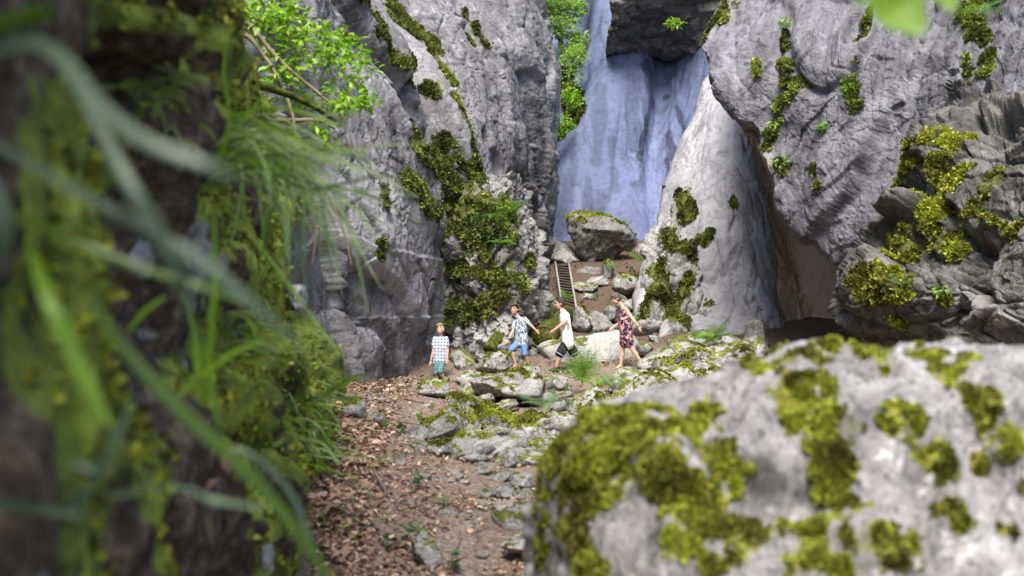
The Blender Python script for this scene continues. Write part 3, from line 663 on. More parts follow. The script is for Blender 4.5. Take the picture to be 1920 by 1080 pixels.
def boulder(name, poly, d, depth, label, seed, sub=5, moss=0.3, mat='boulder', rough=0.05, group=None, tone=0.0, tuft=0, front=0.35, planes=None, cat='boulder', fine=0.5, sink=0.0, mossbias=0.0, snap=True, kk=55.0):
    """angular stone whose outline from the path is poly (photo px, clockwise or not); depth in metres"""
    depth0 = depth
    if snap and max(b for a, b in poly) > 690:
        by = max(b for a, b in poly); cx = np.mean([a for a, b in poly]); depth *= (dn := ground_hit(cx, by - 0.12 * (by - min(b for a, b in poly)))) / d; d = dn
    r = np.random.default_rng(seed); pl = np.array([P(a, b, d) for a, b in poly]); c = pl.mean(0); q = (pl - c)[:, [0, 2]]
    area = 0.5 * np.sum(q[:, 0] * np.roll(q[:, 1], -1) - np.roll(q[:, 0], -1) * q[:, 1])
    if area < 0: q = q[::-1]
    if sub > 3: wpx = max(a for a, b in poly) - min(a for a, b in poly); sub = 5 if wpx > 62 else 4
    D, Fc = ico(sub); nr, off = [], []
    for k in range(len(q)):
        a, b = q[k], q[(k + 1) % len(q)]; e = b - a; n2 = np.array([e[1], -e[0]]); n2 /= max(np.linalg.norm(n2), 1e-9)
        o = float(n2 @ a)
        if o < 1e-3: continue
        for s in (-1, 1):
            t_ = r.uniform(0.05, 0.5) * s
            n = np.array([n2[0], t_, n2[1]]); nr.append(n / np.linalg.norm(n)); off.append(o / np.linalg.norm(n) * r.uniform(0.97, 1.06))
    for k in range(5):
        n = np.array([r.uniform(-.5, .5), -1 if k < 3 else 1, r.uniform(-.25, .7)]); n /= np.linalg.norm(n); nr.append(n); off.append(depth * 0.5 * r.uniform(.8, 1.05))
    for n, o in (planes or []):
        n = np.array(n, float); n /= np.linalg.norm(n); nr.append(n); off.append(o * depth / depth0)
    nr = np.array(nr); off = np.array(off); dt = D @ nr.T; R = np.where(dt > 1e-3, off / np.maximum(dt, 1e-3), 1e9)
    m = R.min(1, keepdims=True); rad = m[:, 0] - (m[:, 0] / kk) * np.log(np.exp(-(R - m) / (m / kk)).sum(1))
    V = D * rad[:, None]; size = float(np.abs(q).max()) * 2
    N, _ = vnormals(V, Fc)
    a1, e1_ = facet((V + seed * 3.1) / (size * 0.30), seed); a2, e2_ = facet((V + seed) / (size * 0.11), seed + 1)
    a3, e3_ = facet((V + seed) / (size * 0.05), seed + 4)
    ck = np.abs(vnoise(V / (size * .3) + seed * 2.3 + .3 * vnoise(V / (size * .12), seed + 8)[:, None], seed + 3))
    dsp = size * (rough * 0.9 * (a1 - 0.35 * (1 - sstep(0, .12, e1_))) + rough * fine * 0.8 * a2 + rough * .16 * a3 - rough * .5 * (1 - sstep(0, .06, ck)) + rough * 0.3 * fbm(V / (size * 0.22) + seed, seed, 4) + rough * 0.16 * fbm(V / (size * .05) + seed, seed + 2, 3))
    V = V + N * dsp[:, None]; N, A = vnormals(V, Fc)
    mm = np.zeros(len(V))
    if moss > 0:
        mm = sstep(-0.05, 0.35, 0.55 * N[:, 2] - 0.52 + moss + 0.6 * fbm(V / max(size * .22, .12) + seed * 1.7, seed + 5, 4) + 0.4 * fbm(V / max(size * .05, .04) + seed, seed + 7, 3))
        V = V + N * (0.012 * min(size, 2.0) * mm * (0.7 + 0.6 * fbm(V * 7 + seed, seed + 6, 2)))[:, None]
    V[:, 2] -= sink
    tn = np.full(len(V), tone)
    me = mesh_np(name, V, Fc, M[mat], {'moss': mm, 'tone': tn, 'warm': np.zeros(len(V))})
    o = obj(name, me, None, label=label, cat=cat, group=group); o.location = c
    if tuft:
        res = tufts_pts(V, N, np.clip(mm - .45, 0, 1) * A * sstep(-.3, .3, fbm(V / max(size * .06, .05) + 7.7, seed + 11, 3)), tuft, 0.0019 * d, seed + 9, jit=size * 0.012, bias=mossbias)
        if res: obj('moss', mesh_np('moss', res[0], res[1], M['moss_bright'], {'rnd': res[2]}, smooth=False), o, kind='stuff')
    return o

def oval(x0, y0, x1, y1, seed, n=9, tilt=0.0):
    r = np.random.default_rng(seed); out = []
    for k in range(n):
        a = 2 * math.pi * (k + r.uniform(-.25, .25)) / n; e = r.uniform(.86, 1.04)
        ca, sa = math.cos(a), math.sin(a); ca = math.copysign(abs(ca) ** .75, ca); sa = math.copysign(abs(sa) ** .75, sa)
        out.append(((x0 + x1) / 2 + (x1 - x0) / 2 * ca * e + tilt * sa * (x1 - x0), (y0 + y1) / 2 + (y1 - y0) / 2 * sa * e))
    return out

boulder('boulder', [(1057, 394), (1059, 440), (1075, 470), (1102, 500), (1128, 503), (1172, 486), (1202, 458), (1190, 434), (1152, 405), (1108, 383), (1078, 384)], 36.0, 2.8,
        'huge wedge-shaped boulder perched above the ladder against the blue slab', 101, 6, 0.20, rough=0.05, tone=-0.48, kk=11.0, tuft=2600, planes=[((0.10, -0.40, 0.9), 0.60), ((-0.15, -0.75, -0.66), 0.62), ((0.35, -0.70, -0.62), 0.66), ((-.7, -.6, -.1), .95)])
boulder('boulder', [(1003, 650), (1006, 640), (1050, 634), (1092, 622), (1140, 614), (1180, 622), (1204, 650), (1200, 690), (1130, 704), (1060, 702), (1026, 690)], 24.1, 1.6,
        'broad pale grey boulder with a flat speckled face behind the man and woman', 102, 6, 0.02, rough=0.018, tone=0.35, snap=False, planes=[((0.15, -0.85, 0.5), 0.52), ((-0.1, -.9, .2), .6)])
boulder('boulder', [(856, 722), (900, 704), (985, 686), (1012, 690), (1026, 716), (1024, 750), (990, 764), (930, 762), (905, 742), (870, 738)], 20.6, 2.2,
        'wide layered slab of rock that the boy in denim shorts stands on', 103, 6, 0.16, rough=0.035, tuft=2500, planes=[((0.0, -0.5, 0.85), 0.46)])
boulder('boulder', [(890, 690), (905, 668), (935, 660), (958, 664), (962, 690), (930, 704), (900, 702)], 22.4, 0.9, 'grooved grey rock between the two boys', 104, 5, 0.15, rough=0.05, tuft=700)
boulder('boulder', oval(778, 712, 846, 750, 5), 20.3, 0.8, 'pale rock at the smallest boy\'s feet, its far end mossy', 105, 5, 0.14, tuft=700, tone=0.2)
boulder('boulder', [(838, 742), (848, 732), (866, 740), (905, 800), (902, 815), (870, 818), (846, 800)], 17.4, 0.8, 'pointed rock with a moss-grown edge, tilted beside the path', 106, 5, 0.34, tuft=1500)
boulder('boulder', [(850, 740), (900, 748), (960, 776), (985, 790), (980, 806), (910, 812), (880, 800)], 17.9, 1.0, 'low ridge of rock under thick green moss behind the pointed rock', 107, 5, 0.55, tuft=4200, mossbias=-0.05)
boulder('boulder', [(970, 786), (1000, 772), (1040, 786), (1056, 812), (1040, 824), (985, 822), (968, 808)], 16.6, 0.9, 'rounded mound of rock wholly covered in olive moss', 108, 5, 0.62, tuft=3600, mossbias=-0.15)
boulder('boulder', [(756, 822), (762, 808), (800, 784), (840, 764), (862, 780), (866, 812), (820, 830), (770, 832)], 15.4, 0.9, 'grey slab tilted towards the path with a mossy upper edge', 109, 5, 0.20, rough=0.03, tuft=900, planes=[((-0.35, -0.55, 0.75), 0.20)])
boulder('boulder', oval(846, 806, 916, 850, 8), 14.0, 0.5, 'squat white rock with moss cap in front of the pointed rock', 110, 5, 0.20, tuft=800, tone=0.25)
boulder('boulder', oval(796, 822, 852, 856, 9), 13.5, 0.4, 'low mossy rock at the path edge below the tilted slab', 111, 4, 0.34, tuft=700)
boulder('boulder', oval(948, 796, 1026, 842, 10), 14.8, 0.6, 'white and green lichened rock below the olive moss mound', 112, 5, 0.22, tuft=800, tone=0.2)
boulder('boulder', oval(853, 846, 914, 871, 11, tilt=.03), 12.2, 0.35, 'flat lozenge-shaped stone lying at the path edge', 113, 4, 0.03, rough=0.03, tone=0.05)
boulder('boulder', [(938, 876), (944, 850), (956, 840), (968, 846), (970, 872), (958, 880)], 12.0, 0.25, 'small upright grey stone with leaves round its foot', 114, 4, 0.1)
boulder('boulder', oval(968, 820, 1046, 862, 13), 13.3, 0.6, 'lichened rock half hidden behind the foreground boulder', 115, 4, 0.24, tuft=500)
boulder('boulder', oval(950, 884, 1006, 920, 14), 9.0, 0.35, 'grey slab with a dark underside at the right of the path', 116, 4, 0.03, rough=0.04)
boulder('boulder', oval(926, 908, 970, 944, 15), 8.3, 0.25, 'rugged dark stone at the path edge with a hollow beneath', 117, 4, 0.10, rough=0.10, tone=-0.15)
boulder('boulder', oval(922, 938, 990, 970, 16), 7.8, 0.35, 'brown-grey flat stone sunk in the leaves below the rugged stone', 118, 4, 0.0, 'pathstone', rough=0.03)
boulder('boulder', [(924, 1032), (932, 1018), (960, 1008), (988, 990), (1000, 1010), (996, 1060), (975, 1064), (950, 1036)], 6.1, 0.35, 'bright white stone jutting from the foreground boulder\'s foot', 119, 4, 0.08, tone=0.6)
boulder('boulder', [(768, 1000), (790, 992), (816, 1020), (832, 1056), (824, 1070), (790, 1066), (772, 1036)], 5.75, 0.25, 'pale stone with green edge among leaves on the slope', 120, 4, 0.22, tone=0.4, tuft=200)
boulder('boulder', [(1068, 772), (1076, 752), (1100, 732), (1124, 722), (1136, 734), (1138, 772), (1110, 790), (1080, 788)], 17.2, 0.9, 'white lichened boulder standing below the bright fern', 121, 5, 0.16, tuft=900, tone=0.3)
boulder('boulder', [(1138, 762), (1150, 742), (1196, 712), (1216, 696), (1250, 700), (1284, 722), (1290, 770), (1230, 790), (1160, 790)], 16.8, 1.5, 'big sloping white boulder with yellow-green moss along its crest', 122, 6, 0.24, tuft=2600, tone=0.3, planes=[((-0.35, -0.5, 0.75), 0.45)])
boulder('boulder', oval(1218, 670, 1276, 708, 19), 20.0, 0.8, 'dark striped boulder with a hollow beneath, behind the sloping white one', 123, 5, 0.16, tuft=500, tone=-0.2)
boulder('boulder', oval(1270, 678, 1304, 712, 20), 19.4, 0.5, 'rounded cushion-like rock capped in bright yellow-green moss', 124, 4, 0.62, tuft=1200, mossbias=0.15)
boulder('boulder', [(1204, 672), (1226, 656), (1262, 646), (1266, 672), (1240, 690), (1210, 692)], 22.0, 0.9, 'dark grey angular boulder behind the woman\'s trailing foot', 125, 5, 0.10, tone=-0.15, rough=0.04)
boulder('boulder', [(1256, 672), (1280, 658), (1312, 652), (1334, 662), (1336, 690), (1300, 700), (1262, 696)], 21.0, 0.9, 'mossy white boulder with black gaps right of the dark angular boulder', 126, 5, 0.32, tuft=1600, rough=0.08)
boulder('boulder', [(1318, 664), (1334, 652), (1368, 642), (1374, 668), (1350, 682), (1324, 680)], 22.0, 0.8, 'smooth whitish slab of rock in front of the fern under the pale buttress', 127, 5, 0.05, tone=0.25)
boulder('boulder', [(1072, 612), (1078, 578), (1090, 568), (1104, 590), (1108, 622), (1090, 630)], 27.0, 0.8, 'pointed pale rock at the foot of the ladder behind the man', 128, 5, 0.12, tuft=300)
boulder('boulder', [(1096, 600), (1108, 582), (1130, 588), (1148, 606), (1146, 624), (1110, 628)], 27.2, 0.9, 'fissured grey rock between the man and the woman, below the ladder', 129, 5, 0.08, rough=0.06)
boulder('boulder', oval(1130, 572, 1160, 604, 25), 28.0, 0.6, 'dark rock just behind the woman\'s face', 130, 4, 0.06, tone=-0.25)
boulder('boulder', [(1014, 494), (1018, 452), (1040, 444), (1064, 458), (1088, 480), (1084, 502), (1050, 512)], 36.6, 1.6, 'grey broken rock left of the perched boulder', 131, 5, 0.04, rough=0.06)
boulder('boulder', oval(1144, 512, 1202, 556, 27), 31.0, 1.0, 'pale weathered rock on the leafy slope above the woman', 132, 5, 0.20, rough=0.06, tuft=400)
boulder('boulder', [(1182, 484), (1200, 458), (1238, 446), (1246, 470), (1220, 494)], 38.5, 1.2, 'light sloping rock slab right of the perched boulder', 133, 5, 0.06, rough=0.03)
boulder('boulder', oval(1128, 488, 1152, 530, 29), 33.5, 0.7, 'dark mossy rock under the perched boulder\'s right end', 134, 4, 0.3, tone=-0.3, tuft=200)
boulder('boulder', oval(1076, 500, 1130, 524, 30), 34.0, 0.8, 'low dark stone beneath the perched boulder', 135, 4, 0.0, tone=-0.3)
boulder('boulder', [(1394, 640), (1398, 606), (1416, 596), (1436, 612), (1442, 652), (1410, 656)], 23.4, 0.8, 'upright grey block at the foot of the pale buttress', 136, 5, 0.03, rough=0.04)
boulder('boulder', oval(1190, 640, 1228, 668, 32), 23.6, 0.6, 'rounded grey rock just behind the woman\'s calves', 137, 4, 0.15, rough=0.05)
boulder('boulder', oval(1140, 698, 1196, 730, 33), 19.6, 0.7, 'grey overhanging rock in front of the woman\'s feet', 138, 5, 0.08, rough=0.05)
boulder('boulder', oval(1300, 690, 1352, 730, 34), 18.6, 0.7, 'white knobbly rock beside the moss-capped round one', 139, 5, 0.22, rough=0.07, tuft=500, tone=0.2)
boulder('boulder', oval(640, 742, 688, 790, 35), 9.2, 0.4, 'whitish rock in grass on the ledge of the bank by the path', 140, 4, 0.25, tuft=300, tone=0.25)
boulder('boulder', oval(1370, 648, 1420, 676, 36), 21.5, 0.6, 'mossy low rock in front of the upright grey block', 141, 4, 0.32, tuft=500)
for k, (x0, y0, x1, y1, d) in enumerate([(830, 900, 873, 935, 8.2), (770, 878, 816, 900, 9.2), (814, 853, 858, 877, 10.3), (894, 878, 920, 896, 9.6)]):
    lab = ['squarish flat grey stone set flush in the middle of the path', 'long flat stone flush with the path beside the leafy slope', 'flat stone flush in the path below the low mossy rock', 'small triangular stone in the path left of the grey slab'][k]
    z = P((x0 + x1) / 2, (y0 + y1) / 2, d); zz = g1(z[0], z[1])
    o = boulder('path_stone', oval(x0, y0, x1, y1, 50 + k, 7), d, 0.16, lab, 150 + k, 4, 0, 'pathstone', rough=0.02, cat='stone')
    # lay it down flat in the path: long way along the ground
    o.scale = (1.0, (y1 - y0) * d / F / 0.16 * 3.2, 0.35); o.location = (z[0], z[1], zz + 0.005)
r_ = np.random.default_rng(5)
stone_me = [boulder('stone', oval(900, 900, 940, 925, 60 + k, 7), 10.0, 0.16, 'small smooth grey stone lying on the leaf strewn ground', 160 + k, 3, 0, 'pathstone', rough=0.06, group='small stones on the ground', cat='stone') for k in range(4)]
spots = [(745, 778, 12.8), (735, 905, 8.8), (880, 905, 9.0), (905, 965, 7.2), (870, 940, 8.0), (840, 1000, 6.5), (760, 840, 10.2), (790, 820, 11), (720, 800, 12), (780, 770, 13.5), (740, 745, 15), (765, 735, 16.5), (800, 760, 14.5), (880, 890, 9.6), (930, 880, 9.8), (905, 1045, 5.9),
         (850, 1055, 5.8), (715, 760, 13.8), (960, 885, 9.8), (920, 925, 8.3), (750, 930, 7.9), (800, 940, 7.8), (1180, 640, 25), (1130, 640, 26), (1240, 660, 23), (1215, 705, 21), (1060, 720, 20.5), (870, 712, 21), (860, 690, 22.5), (1300, 640, 25)]
STN = []
for k, (px, py, d) in enumerate(spots):
    o = stone_me[k] if k < 4 else stone_me[k % 4].copy()
    if k >= 4: COL.objects.link(o)
    p = P(px, py, d); o.location = (p[0], d, g1(p[0], d) + 0.01); STN.append((o, px, py)); s = r_.uniform(.35, .95) * (1 if d < 14 else 1.5); o.scale = (s, s * r_.uniform(.8, 1.3), s * .7); o.rotation_euler = (0, 0, r_.uniform(0, 6))

# ------------------------------------------------------------------ great mossy boulder in the foreground
xs = [985, 1000, 1035, 1090, 1200, 1330, 1430, 1500, 1570, 1650, 1700, 1770, 1860, 1960, 2250, 2500]
tp = [1024, 918, 852, 812, 780, 734, 692, 670, 666, 668, 672, 658, 660, 668, 715, 900]
dt_ = [3.15, 3.1, 3.05, 3.0, 2.95, 2.95, 2.95, 2.95, 2.95, 2.9, 2.9, 2.85, 2.8, 2.75, 2.7, 2.8]
rows = [[], [], [], [], [], [], []]
for x, tpy, d in zip(xs, tp, dt_):
    e = min(1.0, (x - 985) / 250.0)
    top = P(x, tpy, d)
    rows[0].append([top[0], d - 0.75 * e ** .5 - .05, -2.0]); rows[1].append([top[0], d - 0.72 * e ** .5 - .05, top[2] - (top[2] + 1.75) * 0.60 - .05])
    rows[2].append([top[0], d - 0.60 * e ** .5 - .04, top[2] - (top[2] + 1.75) * 0.30 - .03]); rows[3].append([top[0], d - 0.30 * e ** .5 - .02, top[2] - 0.075])
    rows[4].append(list(top)); rows[5].append([top[0] + .02, d + 0.45 * max(e, .15), top[2] - 0.12]); rows[6].append([top[0] + .05, d + 0.8 * max(e, .15), -1.9])
for r in rows: r.insert(0, [r[0][0] + .06, r[0][1] + 0.55, r[0][2] - .1])
nu, nv = 230, 310
GQ = net(rows, nu, nv); NQ = gnormals(GQ)
if NQ[nu // 3, nv // 2, 1] > 0: NQ = -NQ
# diagonal grooves, hollows and knobs
Sg = np.diag([1.0, 1.0, 0.32]) @ rot_frame('Y', -32)
a1, ed1 = facet(GQ / 0.42, 81); a2, ed2 = facet(GQ @ Sg.T / 0.13, 82)
dsp = 0.045 * blur(a1, 3) + 0.024 * blur(a2, 1) - 0.022 + 0.030 * ridged(GQ @ Sg.T / 0.16, 83, 3) + 0.022 * fbm(GQ / 0.25, 84, 4) + 0.012 * fbm(GQ / 0.04, 85, 4)
hole = on(GQ, 1440, 900); hd = np.linalg.norm((GQ - hole) * np.array([1, .6, 1.3]), axis=-1); dsp -= 0.10 * np.exp(-(hd / 0.11) ** 2)
hole2 = on(GQ, 1470, 930); hd = np.linalg.norm((GQ - hole2) * np.array([.5, .6, 2.6]), axis=-1); dsp -= 0.07 * np.exp(-(hd / 0.10) ** 2)
edge_fade = np.clip((GQ[..., 2] + 2.0) / 0.3, 0.2, 1)
GQ = GQ + NQ * (dsp * edge_fade)[..., None]; N_ = gnormals(GQ); NQ = N_ * np.sign((N_ * NQ).sum(-1, keepdims=True))
mspots = [(1090, 830, 1060, 900, 60), (1150, 800, 1310, 770, 45), (1130, 870, 1240, 850, 55), (1010, 900, 1020, 1010, 35), (1060, 980, 1100, 1060, 45), (1240, 900, 1300, 920, 40), (1430, 690, 1530, 660, 30), (1500, 720, 1560, 860, 45), (1620, 640, 1660, 680, 14),
          (1710, 660, 1780, 700, 42), (1760, 690, 1900, 840, 26), (1700, 780, 1760, 870, 26), (1400, 990, 1560, 960, 48), (1480, 1040, 1560, 1070, 40), (1640, 1010, 1700, 1060, 36), (1780, 960, 1870, 990, 22), (1330, 1060, 1260, 1010, 20), (1340, 850, 1380, 880, 30), (1640, 780, 1660, 800, 12), (1830, 860, 1840, 880, 18)]
mspots += [(1040, 860, 1200, 830, 60), (1020, 950, 1120, 920, 50), (1100, 780, 1330, 745, 22), (1180, 830, 1290, 800, 40), (1420, 672, 1560, 655, 22), (1480, 760, 1580, 800, 40), (1700, 655, 1800, 665, 26), (1780, 720, 1860, 760, 20), (1600, 640, 1720, 860, 10), (1560, 870, 1580, 940, 26), (1330, 980, 1600, 1010, 26)]
mspots += [(2000, 720, 2200, 800, 30), (1950, 900, 2100, 1000, 30)]
mspots = [(a, b_, c_, e_, r * 1.3) for a, b_, c_, e_, r in mspots]
mQ = blobs(GQ, spots_on(GQ, mspots), 86, 0.6, 9.0, soft=0.8, ledge=0.25 * ridged(GQ @ Sg.T / 0.16, 83, 3))
mQ = mQ * (0.25 + 0.35 * sstep(0.9, 0.4, GQ[..., 0]) + (0.75 - 0.35 * sstep(0.9, 0.4, GQ[..., 0])) * sstep(-0.30, 0.25, fbm(GQ * 18, 87, 4) + 0.22))
GQ = GQ + NQ * (mQ * (0.003 + 0.014 * fbm(GQ * 26, 88, 3)))[..., None]; N_ = gnormals(GQ); NQ = N_ * np.sign((N_ * NQ).sum(-1, keepdims=True))
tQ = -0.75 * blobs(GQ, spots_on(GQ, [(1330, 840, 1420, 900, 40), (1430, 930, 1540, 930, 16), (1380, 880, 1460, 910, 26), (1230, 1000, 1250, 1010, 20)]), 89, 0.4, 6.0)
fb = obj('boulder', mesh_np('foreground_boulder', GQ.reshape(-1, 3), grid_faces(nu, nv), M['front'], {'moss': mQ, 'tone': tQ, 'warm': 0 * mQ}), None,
         label='huge whitish boulder with yellow-green moss cushions filling the lower corner of the view', cat='boulder')
add_tufts('moss', fb, M['moss_bright'], GQ, NQ, mQ, 38000, 0.016, 91, blades=2, patch=12.0, spread=1.1)

# ------------------------------------------------------------------ loose rocks strewn over the slopes
proto = [boulder('rock', oval(900, 900, 960, 940, 260 + k, 8), 12.0, 0.32, 'lichened grey rock lying among other loose rocks', 260 + k, 4, 0.20, 'boulder', tone=0.10, rough=0.07, cat='rock', snap=False) for k in range(6)]
zones = [('loose rock on the leafy slope between the ladder and the woman', 'rocks on the slope above the woman', [(1095, 545), (1120, 535), (1165, 565), (1180, 580), (1205, 600), (1150, 620), (1215, 625), (1230, 640), (1100, 560), (1190, 540), (1215, 560), (1060, 600), (1185, 610), (1240, 610)], (1.0, 2.4)),
         ('lichened rock among the boulders below the woman', 'rocks below the woman', [(1190, 745), (1240, 690), (1290, 665), (1320, 700), (1345, 675), (1380, 665), (1280, 720), (1205, 735), (1360, 700), (1395, 672), (1310, 650), (1270, 700), (1340, 715), (1250, 735)], (1.5, 3.2)),
         ('rock lying between the pointed rock and the layered slab', 'rocks in the middle of the slope', [(905, 760), (960, 745), (1010, 740), (1040, 730), (880, 720), (930, 812), (1000, 830), (985, 845), (920, 860), (1030, 845), (1050, 800), (870, 860), (1055, 745), (895, 740), (945, 770), (1020, 760), (1045, 770), (1070, 800), (1010, 805), (960, 850), (1000, 870), (890, 830), (1040, 820), (1015, 715)], (.9, 1.9)),
         ('stone at the foot of the mossy buttress', 'stones at the foot of the buttress', [(865, 675), (890, 668), (915, 655), (870, 690), (905, 680), (990, 660)], (.9, 1.8)),
         ('small rock lying along the edge of the path', 'rocks along the path edge', [(790, 845), (775, 838), (935, 900), (905, 890), (915, 935), (985, 935), (965, 985), (990, 975), (955, 870), (900, 875), (700, 790), (690, 770), (705, 745), (750, 735)], (.3, .8))]
r_ = np.random.default_rng(77); n_ = 0; LOOSE = []
for lab, grp, pts, (s0, s1) in zones:
    for px, py in pts:
        o = proto[n_ % 6] if n_ < 6 else proto[n_ % 6].copy()
        if n_ >= 6: COL.objects.link(o)
        d_ = ground_hit(px, py, 5, 36); s = r_.uniform(s0, s1); x_ = (px - 960) * d_ / F
        o.location = (x_, d_, g1(x_, d_) + 0.04 * s); o.scale = (s * 1.15, s * r_.uniform(.8, 1.3), s * r_.uniform(.55, 1.0)); o.rotation_euler = (r_.uniform(-.4, .4), r_.uniform(-.4, .4), r_.uniform(0, 6)); tag(o, lab, 'rock', grp); LOOSE.append((o, px, py, s)); n_ += 1

# say which rock is which by its nearest landmark
MARKS = [((1130, 450), 'the perched boulder'), ((1105, 660), 'the broad pale boulder'), ((945, 725), 'the layered slab'), ((930, 682), 'the grooved grey rock'), ((812, 730), "the smallest boy's rock"), ((870, 775), 'the pointed mossy rock'), ((920, 780), 'the green moss ridge'), ((1012, 800), 'the olive moss mound'), ((810, 800), 'the tilted grey slab'), ((880, 828), 'the squat white rock'), ((824, 840), 'the low mossy rock'), ((985, 818), 'the white and green rock'), ((884, 858), 'the lozenge-shaped stone'), ((955, 860), 'the small upright stone'), ((978, 902), 'the dark-bellied slab'), ((948, 926), 'the rugged dark stone'), ((956, 954), 'the sunken flat stone'), ((965, 1025), 'the bright white stone'), ((800, 1030), 'the pale stone on the slope'), ((1105, 755), 'the white lichened boulder'), ((1215, 745), 'the sloping white boulder'), ((1247, 690), 'the dark striped boulder'), ((1287, 695), 'the moss-capped round rock'), ((1235, 668), 'the dark angular boulder'), ((1297, 675), 'the mossy white boulder'), ((1346, 662), 'the whitish slab'), ((1090, 600), 'the pointed pale rock'), ((1120, 606), 'the fissured grey rock'), ((1145, 588), "the dark rock behind the woman's face"), ((1172, 534), 'the pale weathered rock'), ((1062, 545), 'the ladder'), ((851, 917), 'the squarish path stone'), ((793, 889), 'the long flat path stone'), ((836, 865), 'the flat flush stone'), ((1325, 710), 'the white knobbly rock'), ((1418, 626), 'the upright grey block'), ((664, 766), 'the whitish ledge rock'), ((1208, 654), "the rock behind the woman's calves")]
def which(L, noun):
    seen = {}
    for o, px, py, s in L:
        (mx, my), nm = min(MARKS, key=lambda m: (m[0][0] - px) ** 2 + 2.5 * (m[0][1] - py) ** 2); dx, dy = px - mx, (py - my) * 1.4
        where = ('just left of ' if dx < 0 else 'just right of ') if abs(dx) > abs(dy) else ('just behind ' if dy < 0 else 'just in front of ')
        if math.hypot(dx, dy) > 45: where = where.replace('just', 'some way').replace('some way behind', 'well behind').replace('some way in', 'well in')
        seen.setdefault(where + nm, []).append((s, o))
    for w, q in seen.items():
        q.sort(key=lambda a: a[0])
        for k, (s, o) in enumerate(q):
            o['label'] = (['smaller', 'larger'] if len(q) == 2 else ['smallest', 'middle-sized', 'largest'] if len(q) == 3 else ['loose'] * len(q))[k] + ' ' + noun + ' ' + w
which(LOOSE, 'lichened grey rock'); which([(o, a, b, o.scale[0]) for o, a, b in STN], 'smooth little stone lying')
# ------------------------------------------------------------------ stems, leaves, fronds
def tube(pts, radii, sides=7, name='stem', mat=None, bumps=0.0, seed=0):
    pts = np.asarray(pts, float); n = len(pts); T = np.gradient(pts, axis=0); T /= np.maximum(np.linalg.norm(T, axis=1, keepdims=True), 1e-9)
    up = np.array([0.31, 0.17, 0.93]); V = []
    r = np.broadcast_to(np.asarray(radii, float), (n,))
    for k in range(n):
        a = np.cross(T[k], up); a /= max(np.linalg.norm(a), 1e-6); b = np.cross(T[k], a)
        ang = np.linspace(0, 2 * math.pi, sides, endpoint=False)
        V.append(pts[k] + r[k] * (np.cos(ang)[:, None] * a + np.sin(ang)[:, None] * b))
    V = np.concatenate(V)
    if bumps:
        c = np.repeat(pts, sides, 0); V = c + (V - c) * (1 + bumps * fbm(V / max(r.max() * 1.2, .01), seed, 3))[:, None]
    Fc = []
    for k in range(n - 1):
        for j in range(sides):
            j2 = (j + 1) % sides; Fc.append((k * sides + j, k * sides + j2, (k + 1) * sides + j2, (k + 1) * sides + j))
    V = np.vstack([V, pts[:1], pts[-1:]]); i0, i1 = len(V) - 2, len(V) - 1
    for j in range(sides):
        j2 = (j + 1) % sides; Fc.append((i0, j2, j, j)); Fc.append((i1, (n - 1) * sides + j, (n - 1) * sides + j2, (n - 1) * sides + j2))
    me = bpy.data.meshes.new(name); me.from_pydata(V.tolist(), [], [tuple(dict.fromkeys(f)) for f in Fc]); me.polygons.foreach_set('use_smooth', np.ones(len(me.polygons), bool))
    if mat: me.materials.append(mat)
    return me

def spline(pts, n):
    C = np.asarray(pts, float)[:, None, :]; return _cr(C, n)[:, 0, :]

M['bark'] = simple('pale_bark', (0.22, 0.18, 0.11), 0.8, 0.2, 0.35, 25, 0.4)
M['bark_dark'] = simple('dark_bark', (0.05, 0.04, 0.028), 0.9, 0.2, 0.5, 20, 0.5)
M['root'] = simple('dry_root', (0.17, 0.12, 0.085), 0.85, 0.2, 0.4, 30, 0.4)
M['fern'] = leafmat('fern_bright', [(0.0, (0.07, 0.17, 0.015)), (0.5, (0.13, 0.29, 0.022)), (1.0, (0.21, 0.41, 0.04))], 0.4, 0.5, 0.3, 'obj')
M['fern_pale'] = leafmat('fern_pale', [(0.0, (0.07, 0.13, 0.05)), (0.5, (0.13, 0.21, 0.085)), (1.0, (0.20, 0.30, 0.13))], 0.3, 0.45, 0.4, 'obj')

def frond_mesh(name, mat, seed, droop=0.5, pairs=20):
    r = np.random.default_rng(seed); V, Fc = [], []
    s = np.linspace(0, 1, 24); cx = s * (1 - 0.12 * droop * s); cz = 0.55 * s - droop * 0.75 * s ** 2.2
    def at(u): return np.array([np.interp(u, s, cx), 0, np.interp(u, s, cz)])
    for k in range(23):                                     # midrib
        a, b = at(s[k]), at(s[k + 1]); w = 0.007 * (1 - .7 * s[k]); i = len(V)
        V += [a + [0, -w, 0], a + [0, w, 0], b + [0, w, 0], b + [0, -w, 0]]; Fc.append((i, i + 1, i + 2, i + 3))
    for k in range(pairs):
        u = 0.14 + 0.85 * k / pairs; L = 0.26 * (math.sin(math.pi * min(1, (u - .02)) ** 0.75) ** 0.8) * r.uniform(.9, 1.08) + .012
        p = at(u); tg = at(min(1, u + .02)) - p; tg /= max(np.linalg.norm(tg), 1e-6)
        for sd in (-1, 1):
            d = np.array([0.35, sd * 0.93, -0.12 - .1 * r.random()]); d /= np.linalg.norm(d); wdir = tg; nseg = 6; wid = 0.0075
            prev = None
            for j in range(nseg + 1):
                f = j / nseg; c = p + d * L * f + np.array([0, 0, -0.10 * L * f * f]); w = wid * (1 - f) ** .7 * (1.0 if j % 2 == 0 else 1.5) * (0.55 + .45 * min(1, L / .15))
                i = len(V); V += [c - wdir * w, c + wdir * w]
                if prev is not None: Fc.append((prev, prev + 1, i + 1, i))
                prev = i
    return mesh_np(name, np.array(V), Fc, mat, smooth=False)

